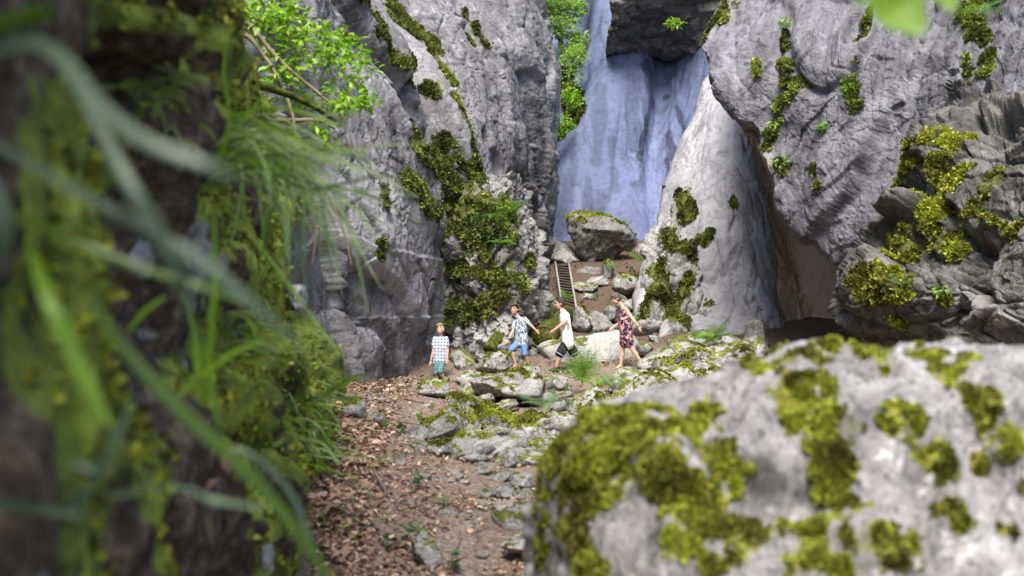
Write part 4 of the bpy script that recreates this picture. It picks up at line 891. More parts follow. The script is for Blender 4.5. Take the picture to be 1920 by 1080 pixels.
FRONDS = {k: [frond_mesh('frond', M[k], 200 + j, dr) for j, dr in enumerate((0.35, 0.6, 0.9))] for k in ('fern', 'fern_pale')}
def fern(px, py, d, size, n, label, kind='fern', seed=0, az0=0, az1=360, el=0.3, on_ground=True, z=None):
    r = np.random.default_rng(seed); p = P(px, py, d)
    if on_ground: p[2] = max(g1(p[0], p[1]), p[2]) - 0.02
    e = empty('fern', p); tag(e, label, 'fern', 'ferns among the rocks')
    for k in range(n):
        o = bpy.data.objects.new('frond', FRONDS[kind][r.integers(0, 3)]); link(o, e)
        a = math.radians(az0 + (az1 - az0) * (k + r.uniform(-.3, .3)) / max(n, 1)); s = size * r.uniform(.8, 1.15)
        o.scale = (s, s, s); o.rotation_euler = (r.uniform(-.3, .3), -el * r.uniform(.5, 1.5), a)
    return e
fern(1092, 722, 18.9, 0.80, 11, 'bright green fern with upright fronds in front of the man\'s legs', 'fern', 1, el=0.75)
fern(1120, 726, 18.6, 0.62, 7, 'bright green fern spreading low just right of the upright one', 'fern', 2, -60, 240, 0.25)
fern(1150, 728, 18.4, 0.45, 6, 'small greyish fern between the bright fern and the sloping white boulder', 'fern_pale', 3, el=.4)
fern(1030, 768, 17.2, 0.75, 10, 'pale fern drooping below the layered slab', 'fern_pale', 4, el=0.1)
fern(1062, 772, 16.9, 0.62, 8, 'pale fern arching left of the white lichened boulder', 'fern_pale', 14, el=0.2)
fern(1118, 800, 15.6, 0.65, 9, 'grey-green fern at the foreground boulder\'s far edge', 'fern_pale', 5, el=0.1)
fern(1032, 588, 27.4, 0.75, 9, 'fern left of the ladder above the cut log', 'fern_pale', 6, el=0.4)
fern(1062, 560, 27.0, 0.40, 6, 'small bright fern growing in front of the ladder', 'fern', 16, el=0.4)
fern(1338, 640, 22.9, 0.80, 12, 'green fern at the foot of the pale buttress', 'fern', 7, el=0.35)
fern(1310, 636, 23.2, 0.50, 7, 'smaller fern beside the green one under the pale buttress', 'fern_pale', 17, el=0.2)
fern(948, 402, 24.0, 0.70, 10, 'sunlit fern on the mossy buttress ledge', 'fern', 8, el=0.35, on_ground=False)
fern(918, 408, 23.6, 0.60, 8, 'fern hanging left on the mossy buttress ledge', 'fern', 18, el=0.0, on_ground=False)
fern(935, 455, 23.1, 0.45, 7, 'small fern halfway down the mossy buttress', 'fern', 28, el=0.0, on_ground=False)
fern(1206, 492, 33.5, 0.75, 9, 'fern on the slope right of the perched boulder', 'fern', 9, el=0.3)
fern(1232, 474, 33.0, 0.60, 8, 'fern against the mossy flank of the pale buttress', 'fern', 19, el=0.3)
fern(1150, 502, 33.0, 0.60, 8, 'fern under the right end of the perched boulder', 'fern_pale', 10, el=0.2)
fern(1020, 790, 15.9, 0.4, 6, 'little fern beside the olive moss mound', 'fern_pale', 11, el=0.2)
fern(1690, 535, 11.9, 0.30, 7, 'tiny fern on the mossy ledge of the blocky outcrop', 'fern_pale', 12, el=0.2, on_ground=False)
fern(1840, 20, 14.3, 0.40, 9, 'fern-like tuft hanging from the top of the leaning cliff', 'fern', 13, el=0.0, on_ground=False)

# ------------------------------------------------------------------ leaf shapes
def leaf_arrays(r, n, base, dirs, ups, L, W, fold=0.15):
    """n leaves of 6 triangles-ish (2 quads per half) as one array set"""
    side = np.cross(dirs, ups); side /= np.maximum(np.linalg.norm(side, axis=1, keepdims=True), 1e-6); nn = np.cross(side, dirs)
    L = L[:, None]; W = W[:, None]
    m1 = base + dirs * L * .33 - nn * L * fold * .2; m2 = base + dirs * L * .7 - nn * L * fold * .1; tip = base + dirs * L + nn * L * -fold
    V = np.stack([base, m1 + side * W * .5 + nn * W * fold, m2 + side * W * .38 + nn * W * fold, tip, m2 - side * W * .38 + nn * W * fold, m1 - side * W * .5 + nn * W * fold, m1, m2], 1)
    q = np.array([(0, 1, 6, 6), (1, 2, 7, 6), (2, 3, 7, 7), (0, 6, 5, 5), (6, 7, 4, 5), (7, 3, 4, 4)])
    tri = np.array([(0, 1, 6), (1, 2, 7), (1, 7, 6), (2, 3, 7), (0, 6, 5), (6, 7, 4), (6, 4, 5), (7, 3, 4)])
    Fc = (np.arange(n)[:, None, None] * 8 + tri[None]).reshape(-1, 3)
    return V.reshape(-1, 3), Fc


def leaf_single(name, mat, L=1.0, W=0.45, fold=0.15):
    V, Fc = leaf_arrays(None, 1, np.zeros((1, 3)), np.array([[1., 0, 0]]), np.array([[0, 0, 1.]]), np.array([L]), np.array([W]), fold)
    return mesh_np(name, V, Fc, mat, {'rnd': np.full(len(V), .5)})

# ------------------------------------------------------------------ leaf litter on the ground
LIT = [(0.0, (0.07, 0.044, 0.03)), (0.3, (0.18, 0.11, 0.075)), (0.6, (0.32, 0.21, 0.145)), (0.85, (0.47, 0.335, 0.245)), (1.0, (0.60, 0.49, 0.39))]
M['litter'] = leafmat('dry_leaves', LIT, 0.1, 0.7, 0.2); M['litter_obj'] = leafmat('dry_leaves_single', LIT, 0.1, 0.7, 0.2, 'obj')
r = np.random.default_rng(301)
n = 60000
yy_ = 1.0 / r.uniform(1 / 34.0, 1 / 4.6, n); lo = (590 - 960) / F; hi = (1450 - 960) / F
xx_ = yy_ * r.uniform(lo, hi, n)
pxx = 960 + xx_ / yy_ * F
q3 = np.stack([xx_, yy_, 0 * xx_], -1)
slope = sstep(-0.75, -1.15, xx_ + 0.07 * (yy_ - 6))                          # the leafy foot of the bank
dens = 0.05 + 0.30 * (fbm(q3 * 1.3, 302, 3) > 0.12) + 1.0 * slope + 0.55 * (yy_ > 23)
keep = (r.uniform(0, 1, n) < dens) & ((pxx < 1075) | (yy_ > 10))
xx_, yy_ = xx_[keep][:20000], yy_[keep][:20000]; n = len(xx_)
base = np.stack([xx_, yy_, gz(xx_, yy_) + r.uniform(0.004, 0.03, n)], -1)
az = r.uniform(0, 2 * math.pi, n); tl = r.normal(0, .35, n)
dirs = unit(np.stack([np.cos(az), np.sin(az), tl], -1)); ups = unit(np.stack([r.normal(0, .4, n), r.normal(0, .4, n), np.ones(n)], -1))
Ls = (0.018 + 0.065 * r.beta(1.4, 3.0, n)) * np.where(yy_ > 16, 1.5, 1.0) * (1 + 0.55 * sstep(-0.75, -1.15, xx_ + 0.07 * (yy_ - 6)))
order = np.argsort(base[:, 1]); near = [k for k in order if 600 < 960 + base[k, 0] / base[k, 1] * F < 985][:300]
mask = np.ones(n, bool); mask[near] = False; k = np.where(mask)[0]
V, Fc = leaf_arrays(r, len(k), base[k], dirs[k], ups[k], Ls[k], Ls[k] * .55, 0.2)
obj('leaf_litter', mesh_np('leaf_litter', V, Fc, M['litter'], {'rnd': np.repeat(np.clip(r.beta(2, 2.2, len(k)) - 0.25 * (base[k, 1] > 23), 0, 1), 8)}, smooth=False), ground, kind='stuff')
lm = [leaf_single('leaf', M['litter_obj'], 1.0, w, f) for w, f in ((.5, .2), (.62, .3), (.45, .1))]
for j, k in enumerate(near):
    o = bpy.data.objects.new('leaf', lm[j % 3]); link(o, ground); o.location = base[k]; s = Ls[k] * 1.2; o.scale = (s, s, s)
    X = Vector(dirs[k]); Zv = Vector(ups[k]); Yv = Zv.cross(X).normalized(); Zv = X.cross(Yv); o.rotation_euler = Matrix((X, Yv, Zv)).transposed().to_euler()

# fallen twigs
for k in range(34):
    d_ = 1 / r.uniform(1 / 30.0, 1 / 5.2); x_ = d_ * (r.uniform(640, 1010) - 960) / F if d_ < 12 else d_ * (r.uniform(720, 1250) - 960) / F; L_ = r.uniform(.10, .30) * (1 if d_ < 12 else 2); a_ = r.uniform(0, 3.14)
    q_ = [(x_ + L_ * s_ * math.cos(a_) + r.normal(0, .01), d_ + L_ * s_ * math.sin(a_) + r.normal(0, .01)) for s_ in (-1, -.3, .4, 1)]
    obj('twig', tube(spline([(u_, w_, g1(u_, w_) + .02) for u_, w_ in q_], 8), np.linspace(.006, .003, 8) * (1 if d_ < 12 else 2.2), 5, 'twig', M['root']), ground)

# ------------------------------------------------------------------ broad-leaved bush on the bank
def leafy(name_tree, label, cat, centers, radii, nleaf, L, mat, stems, stem_mat, d_mid, seed, parts=300, flat=0.35, stem_r=(0.03, 0.008), group=None, loc=None, droop=-0.25, trunk='stem'):
    r = np.random.default_rng(seed); e = empty(name_tree, loc if loc is not None else stems[0][0]); tag(e, label, cat, group); off = np.array(e.location)
    for s_ in stems:
        pts = spline(s_, 18) - off; obj(trunk, tube(pts, np.linspace(stem_r[0], stem_r[1], 18), 7, trunk, stem_mat, 0.25, seed), e)
    cs = np.asarray(centers); rs = np.asarray(radii); w = rs ** 2; k = r.choice(len(cs), nleaf, p=w / w.sum())
    g = unit(r.normal(size=(nleaf, 3))) * (r.uniform(0, 1, (nleaf, 1)) ** (1 / 2.2)); b = cs[k] + g * rs[k][:, None] * np.array([1, 1, .75]) - off
    gaps = fbm((b + off) / max(L * 5, .05), seed, 2) > -0.18; b = b[gaps]; k = k[gaps]; nl = len(b)
    out = unit(b + off - cs[k] + 1e-6); dirs = unit(out * np.array([1, 1, .3]) + r.normal(0, .5, (nl, 3)) + np.array([0, 0, droop])); ups = unit(np.array([0, -0.15, 1.0]) + flat * r.normal(size=(nl, 3)))
    Ls = L * r.uniform(.4, 1.3, nl); rn = np.clip(r.beta(2, 2, nl) * .7 + .3 * (0.5 + .5 * vnoise((b + off) / (L * 6), seed)), 0, 1)
    near = np.argsort(b[:, 1])[:parts] if parts else np.array([], int); m = np.ones(nl, bool); m[near] = False
    V, Fc = leaf_arrays(r, int(m.sum()), b[m], dirs[m], ups[m], Ls[m], Ls[m] * .46, .15)
    if m.sum(): obj('foliage' if trunk == 'stem' else 'crown', mesh_np('foliage', V, Fc, M[mat], {'rnd': np.repeat(rn[m], 8)}, smooth=False), e, kind='stuff')
    if parts:
        lmm = [leaf_single('leaf', M[mat + '_obj'], 1, .46, .15), leaf_single('leaf', M[mat + '_obj'], 1, .40, .22)]
        for j in near:
            o = bpy.data.objects.new('leaf', lmm[j % 2]); link(o, e); o.location = b[j]; o.scale = (Ls[j],) * 3
            X = Vector(dirs[j]); Zv = Vector(ups[j]); Yv = Zv.cross(X).normalized(); Zv = X.cross(Yv); o.rotation_euler = Matrix((X, Yv, Zv)).transposed().to_euler()
    return e
M['leaf_sun_obj'] = leafmat('sunlit_leaves_single', [(0.0, (0.14, 0.28, 0.015)), (0.5, (0.28, 0.50, 0.03)), (1.0, (0.46, 0.66, 0.07))], 0.45, use='obj')
M['leaf_far_obj'] = M['leaf_sun_obj']
D0 = 8.6
cl = [(520, 40, .28), (470, 30, .22), (560, 60, .26), (600, 80, .26), (640, 90, .22), (560, 110, .30), (620, 130, .26), (670, 130, .20), (655, 175, .20), (600, 165, .22), (690, 185, .10), (540, 150, .22), (640, 200, .12), (600, 240, .12), (560, 190, .18), (420, 20, .22), (500, 10, .25), (440, 60, .16), (620, 270, .10)]
rr = np.random.default_rng(8)
leafy('bush', 'bright green leafy bush leaning out from the bank over the gorge', 'bush', [P(a, b, D0 + rr.uniform(-.5, .6)) for a, b, c in cl], [c for a, b, c in cl], 2700, 0.085, 'leaf_sun',
      [[P(430, 70, 8.3), P(462, 66, 8.3), P(492, 100, 8.3), P(522, 148, 8.25), P(552, 230, 8.2), P(554, 332, 8.2)],
       [P(440, 20, 8.4), P(478, 59, 8.3), P(522, 111, 8.3), P(578, 159, 8.3), P(634, 205, 8.3)], [P(450, 60, 8.5), P(492, 37, 8.5), P(522, 52, 8.4), P(552, 80, 8.4)],
       [P(470, 225, 8.4), P(552, 226, 8.3), P(590, 225, 8.3), P(628, 241, 8.3)]], M['bark'], D0, 9, 300, stem_r=(0.026, 0.010))
# mossy leaning trunk and hanging roots on the bank
tr = empty('sapling', P(446, 330, 7.6)); tag(tr, 'thin mossy tree stem rising against the dark bank under the bush', 'sapling'); o_ = np.array(tr.location)
t = NT('mossy_bark'); v = t.coord(); n1 = t.noise(v, 14, 5, .7); M['mossbark'] = t.bsdf(t.ramp(n1, [(0.35, (0.03, 0.024, 0.015)), (0.5, (0.05, 0.06, 0.012)), (0.66, (0.12, 0.14, 0.015))]), .95, t.bump(n1, .8, .03), .1)
obj('bark', tube(spline([P(470, 330, 7.6), P(455, 220, 7.6), P(446, 120, 7.6), P(440, 40, 7.5), P(438, -80, 7.5)], 30) - o_, np.linspace(.055, .04, 30), 10, 'bark', M['mossbark'], .3, 4), tr)
obj('branch', tube(spline([P(446, 150, 7.6), P(520, 170, 7.8), P(580, 195, 8.0), P(640, 235, 8.2)], 20) - o_, np.linspace(.04, .015, 20), 8, 'branch', M['mossbark'], .3, 5), tr)
for k, L in enumerate([[(265, -40, 3.2), (285, 20, 3.1), (292, 70, 3.0), (270, 90, 3.0)], [(345, 0, 3.6), (330, 60, 3.5), (315, 130, 3.5), (300, 185, 3.4)], [(395, 200, 4.2), (410, 330, 4.1), (400, 420, 4.1), (420, 540, 4.0)], [(390, 780, 2.9), (385, 900, 2.8), (395, 1000, 2.8), (390, 1100, 2.8)],
                       [(520, 760, 4.9), (530, 830, 4.9), (535, 900, 4.8), (540, 960, 4.8)], [(600, 330, 7.8), (640, 420, 7.6), (660, 500, 7.5)], [(560, 330, 7.6), (590, 420, 7.5), (585, 500, 7.4)], [(372, 60, 5.0), (350, 90, 5), (345, 110, 5)], [(700, 880, 7.0), (740, 950, 6.6), (770, 1010, 6.2)]]):
    obj('root', tube(spline([P(*a) for a in L], 16), np.linspace(.010 if L[0][2] < 4 else .012, .005, 16), 6, 'root', M['root'], .3, k), bank)

# ------------------------------------------------------------------ trees and shrubs up the gully
leafy('tree', 'yellow-green sunlit tree crown high in the gap between the cliffs', 'tree', [P(1030, 10, 52), P(1055, 25, 52), P(1045, -30, 53), P(1062, 55, 51), P(1038, 45, 50), P(1020, -10, 50), P(1075, 10, 53), P(1085, 75, 51), P(1070, 95, 50.5)], [1.0, 1.1, 1.2, .8, .8, 1.0, .8, .6, .7], 3800, 0.28, 'leaf_far',
      [[P(1058, 190, 52), P(1056, 110, 52), P(1050, 40, 52), P(1040, -40, 53)], [P(1055, 90, 52), P(1040, 50, 51), P(1028, 10, 51)]], M['bark_dark'], 52, 31, 0, stem_r=(.12, .04), trunk='trunk', droop=-.1)
gsh = [([(1075, 110, .75), (1068, 140, .7), (1082, 95, .5)], 'green shrub on the gully edge at the top left of the blue slab', 48.5), ([(1062, 175, .7), (1075, 190, .5)], 'shrub clinging to the gully midway down the blue slab\'s left edge', 47.5), ([(1050, 225, .55), (1065, 240, .4), (1040, 250, .4)], 'dark small shrub at the lower end of the gully', 46.6), ([(1100, 70, .4), (1112, 100, .4)], 'thin pale sprays of leaves against the far pale wall', 49)]
for k, (L, lab, d) in enumerate(gsh):
    a = L[0]; leafy('shrub', lab, 'shrub', [P(x, y, d) for x, y, s in L], [s for x, y, s in L], (900, 450, 300, 160)[k], 0.2, 'leaf_far' if k in (0, 3) else 'leaf_sun', [[P(a[0] - 4, a[1] + 40, d + .4), P(a[0] - 2, a[1] + 20, d + .1), P(a[0], a[1], d)]], M['bark_dark'], d, 40 + k, 0, stem_r=(.05, .015))
leafy('shrub', 'tiny bright sapling sprouting below the rock roof', 'shrub', [P(1262, 40, 34), P(1272, 46, 34), P(1256, 48, 34)], [.22, .16, .14], 110, 0.17, 'leaf_sun', [[P(1292, 30, 34.2), P(1280, 38, 34), P(1262, 42, 34)]], M['bark_dark'], 34, 51, 0, stem_r=(.015, .006))
for k, (px, py, d, s, lab) in enumerate([(1462, 310, 19.2, .16, 'little leafy sprig under the leaning cliff\'s mossy streak'), (1478, 45, 19.0, .14, 'little leafy sprig at the top of the long moss streak'), (1446, 232, 20.3, .12, 'bright sprig beside the moss streak'), (1532, 236, 18.7, .08, 'single small sprig on the bare face of the leaning cliff'), (1582, 168, 18.2, .10, 'small sprig in the crack below the moss strip'), (1755, 540, 11.9, .08, 'yellow-green seedling on the blocky outcrop')]):
    p = on(GE if k < 5 else GO, px, py); p = p + np.array([0, -.1, 0])
    leafy('sprig', lab, 'sprig', [p], [s], 40, 0.10 if k < 5 else .06, 'leaf_sun', [[p + [0, .15, -.1], p + [0, .05, -.05], p]], M['bark_dark'], d, 60 + k, 0, stem_r=(.008, .004))

# ------------------------------------------------------------------ seedlings beside the path
sl = leaf_single('leaf', leafmat('seedling_leaves', [(0.0, (0.05, 0.11, 0.04)), (0.5, (0.10, 0.19, 0.075)), (1.0, (0.17, 0.28, 0.12))], .3, .4, .5, 'obj'), 1, .5, .12)
for k, (px, py, d, s, n, lab) in enumerate([(782, 925, 7.3, .10, 11, 'broad-leaved seedling at the slope\'s edge beside the path'), (830, 985, 6.6, .07, 8, 'small seedling in the leaves below the broad-leaved one'), (780, 1030, 5.9, .09, 11, 'green seedling over the pale stone on the slope'), (845, 1062, 5.6, .09, 10, 'bluish green seedling at the bottom of the path'), (905, 852, 11.8, .09, 9, 'little plant at the lozenge-shaped stone'), (952, 835, 12.3, .10, 9, 'little plant above the small upright stone'), (880, 850, 12, .08, 7, 'small green weed at the squat white rock'), (725, 1000, 5.7, .08, 8, 'small plant on the leafy slope by the bank'), (800, 860, 10.6, .06, 6, 'tiny plant in front of the low mossy rock')]):
    p = P(px, py, d); z = g1(p[0], d); rr = np.random.default_rng(70 + k); e = empty('seedling', (p[0], d, z)); tag(e, lab, 'seedling', 'seedlings by the path')
    obj('stem', tube([(0, 0, 0), (.005, 0, s * .6), (.01, .0, s * 1.3)], .003, 5, 'stem', M['bark_dark']), e)
    for j in range(n):
        o = bpy.data.objects.new('leaf', sl); link(o, e); a = rr.uniform(0, 6.28); o.location = (.005, 0, s * rr.uniform(.4, 1.3)); q = s * rr.uniform(.6, 1.2); o.scale = (q, q, q); o.rotation_euler = (rr.uniform(-.4, .4), rr.uniform(-.6, .2), a)
# ------------------------------------------------------------------ ladder and logs
M['rail'] = simple('pale_rail_wood', (0.26, 0.25, 0.235), .7, .3, .2, 14, .2); M['tread'] = simple('dark_tread_wood', (0.05, 0.038, 0.032), .85, .2, .35, 14, .3)
lad = empty('ladder', P(1062, 592, 28.6)); tag(lad, 'steep wooden ladder with pale rails and dark rungs leading up to the perched boulder', 'ladder'); lo_ = np.array(lad.location)
A0, A1 = P(1041, 497, 33.2), P(1054, 580, 29.0); B0, B1 = P(1066, 497, 33.2), P(1082, 592, 28.6)
for a, b in ((A0, A1), (B0, B1)):
    up = np.array([0, -.25, .9]) * .12
    obj('rail', tube(np.linspace(a + up, b + up, 6) - lo_, .034, 8, 'rail', M['rail'], .05), lad)
def box_between(a, b, h, w, mat, name):
    a, b = np.array(a), np.array(b); x = unit(b - a); y = np.array([0, .75, -.3]); y = unit(y - x * (x @ y)); z = np.cross(x, y)
    V = [p + sy * y * w / 2 + sz * z * h / 2 for p in (a, b) for sy in (-1, 1) for sz in (-1, 1)]
    me = bpy.data.meshes.new(name); me.from_pydata([tuple(v) for v in V], [], [(0, 1, 3, 2), (4, 6, 7, 5), (0, 4, 5, 1), (2, 3, 7, 6), (0, 2, 6, 4), (1, 5, 7, 3)]); me.materials.append(mat); return me
for k in range(17):
    f = (k + .3) / 17.0; a = A0 + (A1 - A0) * f; b = B0 + (B1 - B0) * f; jx = rng.uniform(-.02, .02, 3)
    obj('rung', box_between(a - lo_ + jx + [-.03, 0, 0], b - lo_ - jx + [.03, 0, 0], .05, .13, M['tread'], 'rung'), lad)

t = NT('cut_wood'); v = t.coord(); n1 = t.noise(v, 10, 5, .7); M['cutwood'] = t.bsdf(t.ramp(n1, [(0.36, (0.02, 0.016, 0.01)), (0.52, (0.09, 0.075, 0.03)), (0.70, (0.30, 0.26, 0.11))]), .9, t.bump(n1, .5, .02), .1)
lg = empty('log', P(1022, 640, 24.6)); tag(lg, 'thick mossy log with a pale cut hollow end beside the man\'s hand', 'log'); o_ = np.array(lg.location)
axis = spline([P(1018, 634, 24.1), P(1034, 618, 25.2), P(1052, 600, 26.8), P(1062, 590, 28)], 30) - o_
obj('bark', tube(axis, np.linspace(.30, .26, 30), 20, 'bark', M['mossbark'], .22, 3), lg)
nrm = unit(axis[0] - axis[2]); a = unit(np.cross(nrm, [0, 0, 1])); b = np.cross(nrm, a); ang = np.linspace(0, 2 * math.pi, 24, endpoint=False)
V, Fc = [], []
for k, (rad, dep) in enumerate(((.295, -.03), (.28, .015), (.24, .0), (.20, -.06), (.12, -.16))):
    V += [axis[0] + nrm * dep + rad * (1 + .06 * math.sin(3 * q + 1)) * (math.cos(q) * a + math.sin(q) * b) for q in ang]
for k in range(4):
    for j in range(24): Fc.append((k * 24 + j, k * 24 + (j + 1) % 24, (k + 1) * 24 + (j + 1) % 24, (k + 1) * 24 + j))
me = bpy.data.meshes.new('cut_end'); me.from_pydata([tuple(v) for v in V], [], Fc + [tuple(range(96, 120))]); me.materials.append(M['cutwood']); obj('cut_end', me, lg)
lg2 = empty('log', P(922, 652, 23.0)); tag(lg2, 'slanting moss-covered log leaning behind the boy in denim shorts', 'log'); o_ = np.array(lg2.location)
obj('bark', tube(spline([P(918, 656, 22.9), P(936, 632, 23.2), P(956, 612, 23.6), P(985, 596, 24.2)], 24) - o_, np.linspace(.16, .13, 24), 14, 'bark', M['mossbark'], .3, 8), lg2)
lg3 = empty('branch', P(1418, 644, 22.5)); tag(lg3, 'dead brown stick lying at the foot of the pale buttress', 'stick'); o_ = np.array(lg3.location)
obj('bark', tube(spline([P(1410, 650, 22.5), P(1425, 640, 22.6), P(1440, 662, 22.4)], 12) - o_, .04, 7, 'bark', M['root'], .2, 2), lg3)

# ------------------------------------------------------------------ people
def cap(p0, r0, p1, r1, sides=14):
    p0, p1 = np.array(p0, float), np.array(p1, float); ax = p1 - p0; L = np.linalg.norm(ax); ax = ax / max(L, 1e-6)
    a = np.cross(ax, [0.3, 0.9, 0.2]); a /= np.linalg.norm(a); b = np.cross(ax, a); rings = []
    for th in (-80, -50, -20): rings.append((p0 + ax * r0 * math.sin(math.radians(th)), r0 * math.cos(math.radians(th))))
    for f in (0.33, 0.66): rings.append((p0 + (p1 - p0) * f, r0 + (r1 - r0) * f))
    for th in (20, 50, 80): rings.append((p1 + ax * r1 * math.sin(math.radians(th)), r1 * math.cos(math.radians(th))))
    ang = np.linspace(0, 2 * math.pi, sides, endpoint=False); V = []; Fc = []
    for c, r in rings: V += [c + r * (math.cos(q) * a + math.sin(q) * b) for q in ang]
    for k in range(len(rings) - 1):
        for j in range(sides): Fc.append((k * sides + j, k * sides + (j + 1) % sides, (k + 1) * sides + (j + 1) % sides, (k + 1) * sides + j))
    Fc.append(tuple(range(sides))[::-1]); Fc.append(tuple(range((len(rings) - 1) * sides, len(rings) * sides)))
    return [tuple(v) for v in V], Fc

def ell(c, axes):
    """ellipsoid with three axis vectors"""
    D, Fc = ico(3); V = np.array(c) + D @ np.array(axes); return [tuple(v) for v in V], [tuple(f) for f in Fc]

def fuse(name, pieces, voxel, mat, parent, smooth=4, wrinkle=0.0, loc=(0, 0, 0), **kw):
    V, Fc = [], []
    for v, f in pieces:
        o = len(V); V += v; Fc += [tuple(i + o for i in q) for q in f]
    V = [tuple(np.array(v) - np.array(loc)) for v in V]
    me = bpy.data.meshes.new(name); me.from_pydata(V, [], Fc); ob = bpy.data.objects.new('tmp_fuse', me); COL.objects.link(ob)
    m = ob.modifiers.new('r', 'REMESH'); m.mode = 'VOXEL'; m.voxel_size = voxel
    s = ob.modifiers.new('s', 'SMOOTH'); s.iterations = smooth; s.factor = .5
    dg = bpy.context.evaluated_depsgraph_get(); out = bpy.data.meshes.new_from_object(ob.evaluated_get(dg)); bpy.data.objects.remove(ob); bpy.data.meshes.remove(me)
    if wrinkle:
        co = np.empty(len(out.vertices) * 3, np.float32); out.vertices.foreach_get('co', co); co = co.reshape(-1, 3); no = np.empty(len(co) * 3, np.float32); out.vertices.foreach_get('normal', no); no = no.reshape(-1, 3)
        co = co + no * (wrinkle * (ridged((co + 5) * np.array([9, 9, 4.5]), 5, 2) - .2 + .6 * fbm((co + 3) * 16, 9, 2)))[:, None]; out.vertices.foreach_set('co', co.ravel()); out.update()
    out.name = name; out.materials.clear(); out.materials.append(mat); out.polygons.foreach_set('use_smooth', np.ones(len(out.polygons), bool))
    return obj(name, out, parent, **kw)

def skin(name, col):
    t = NT(name); v = t.coord(); n = t.noise(v, 8, 4); c = t.mix(n, tuple(x * .88 for x in col), tuple(min(1, x * 1.08) for x in col)); return t.bsdf(c, .55, None, .35)
M['skin'] = skin('skin', (0.56, 0.35, 0.25)); M['skin_tan'] = skin('skin_tan', (0.50, 0.29, 0.20))
M['hair_dark'] = simple('hair_dark', (0.045, 0.03, 0.022), .6, .4, .4, 60, .5); M['hair_blond'] = simple('hair_blond', (0.27, 0.19, 0.11), .6, .4, .3, 60, .5); M['hair_grey'] = simple('hair_grey', (0.085, 0.078, 0.075), .6, .4, .5, 60, .5)
def plaid():
    t = NT('plaid_shirt'); v = t.coord((1, 1, 1)); w = []
    for dirn, sc in (('Z', 4.6), ('X', 4.6)):
        x = t.n('ShaderNodeTexWave'); x.bands_direction = dirn; x.inputs['Scale'].default_value = sc; x.inputs['Distortion'].default_value = 1.6; x.inputs['Detail'].default_value = 2; x.inputs['Detail Scale'].default_value = 3; t.l(v, x.inputs['Vector']); w.append(t.ramp(x.outputs[1], [(0.52, 0.0), (0.66, 1.0)]))
    f = t.math('MULTIPLY', t.math('ADD', w[0], w[1]), .5); c = t.ramp(f, [(0.0, (0.70, 0.72, 0.80)), (0.5, (0.38, 0.42, 0.66)), (1.0, (0.08, 0.10, 0.28))]); return t.bsdf(c, .8, None, .2)
def floral(name, stops, scale, rough=.8):
    t = NT(name); v = t.coord(); n = t.noise(v, scale, 3, .6, 1.2); c = t.ramp(n, stops, 'CONSTANT' if name == 'dress' else 'LINEAR'); return t.bsdf(c, rough, None, .25)
M['plaid'] = plaid()
M['leafshirt'] = floral('leaf_print_shirt', [(0.38, (0.05, 0.07, 0.11)), (0.48, (0.16, 0.21, 0.28)), (0.54, (0.55, 0.60, 0.64)), (0.7, (0.34, 0.42, 0.50))], 17)
def dress():
    t = NT('dress_print'); v = t.coord(); n = t.noise(v, 9.5, 2, .5, 1.0); n2 = t.noise(v, 14, 2, .5, .8)
    c = t.mix(t.ramp(n, [(0.54, 0.0), (0.56, 1.0)]), (0.014, 0.016, 0.05), (0.62, 0.22, 0.21)); c = t.mix(t.ramp(n2, [(0.60, 0.0), (0.62, 1.0)]), c, (0.66, 0.50, 0.48)); c = t.mix(t.ramp(n2, [(0.36, 1.0), (0.38, 0.0)]), c, (0.03, 0.04, 0.12)); return t.bsdf(c, .75, None, .25)
M['dress'] = dress()
M['white'] = simple('white_cotton', (0.80, 0.80, 0.83), .85, .2, .04, 8); M['denim'] = simple('blue_denim', (0.12, 0.205, 0.40), .85, .2, .25, 40, .2); M['black'] = simple('black_cotton', (0.018, 0.019, 0.027), .85, .2, .3, 20)
M['greenshorts'] = floral('green_shorts', [(0.35, (0.05, 0.12, 0.13)), (0.5, (0.12, 0.24, 0.22)), (0.62, (0.07, 0.13, 0.20))], 9); M['cuff'] = simple('grey_cuff', (0.22, 0.24, 0.31), .85, .2, .15, 30)
M['shoe'] = simple('black_shoe', (0.02, 0.022, 0.03), .6, .4, .3, 40); M['dark'] = simple('dark_plastic', (0.012, 0.012, 0.013), .3, .5, .1, 20); M['lip'] = simple('lip', (0.36, 0.13, 0.11), .5, .3, .1, 30)

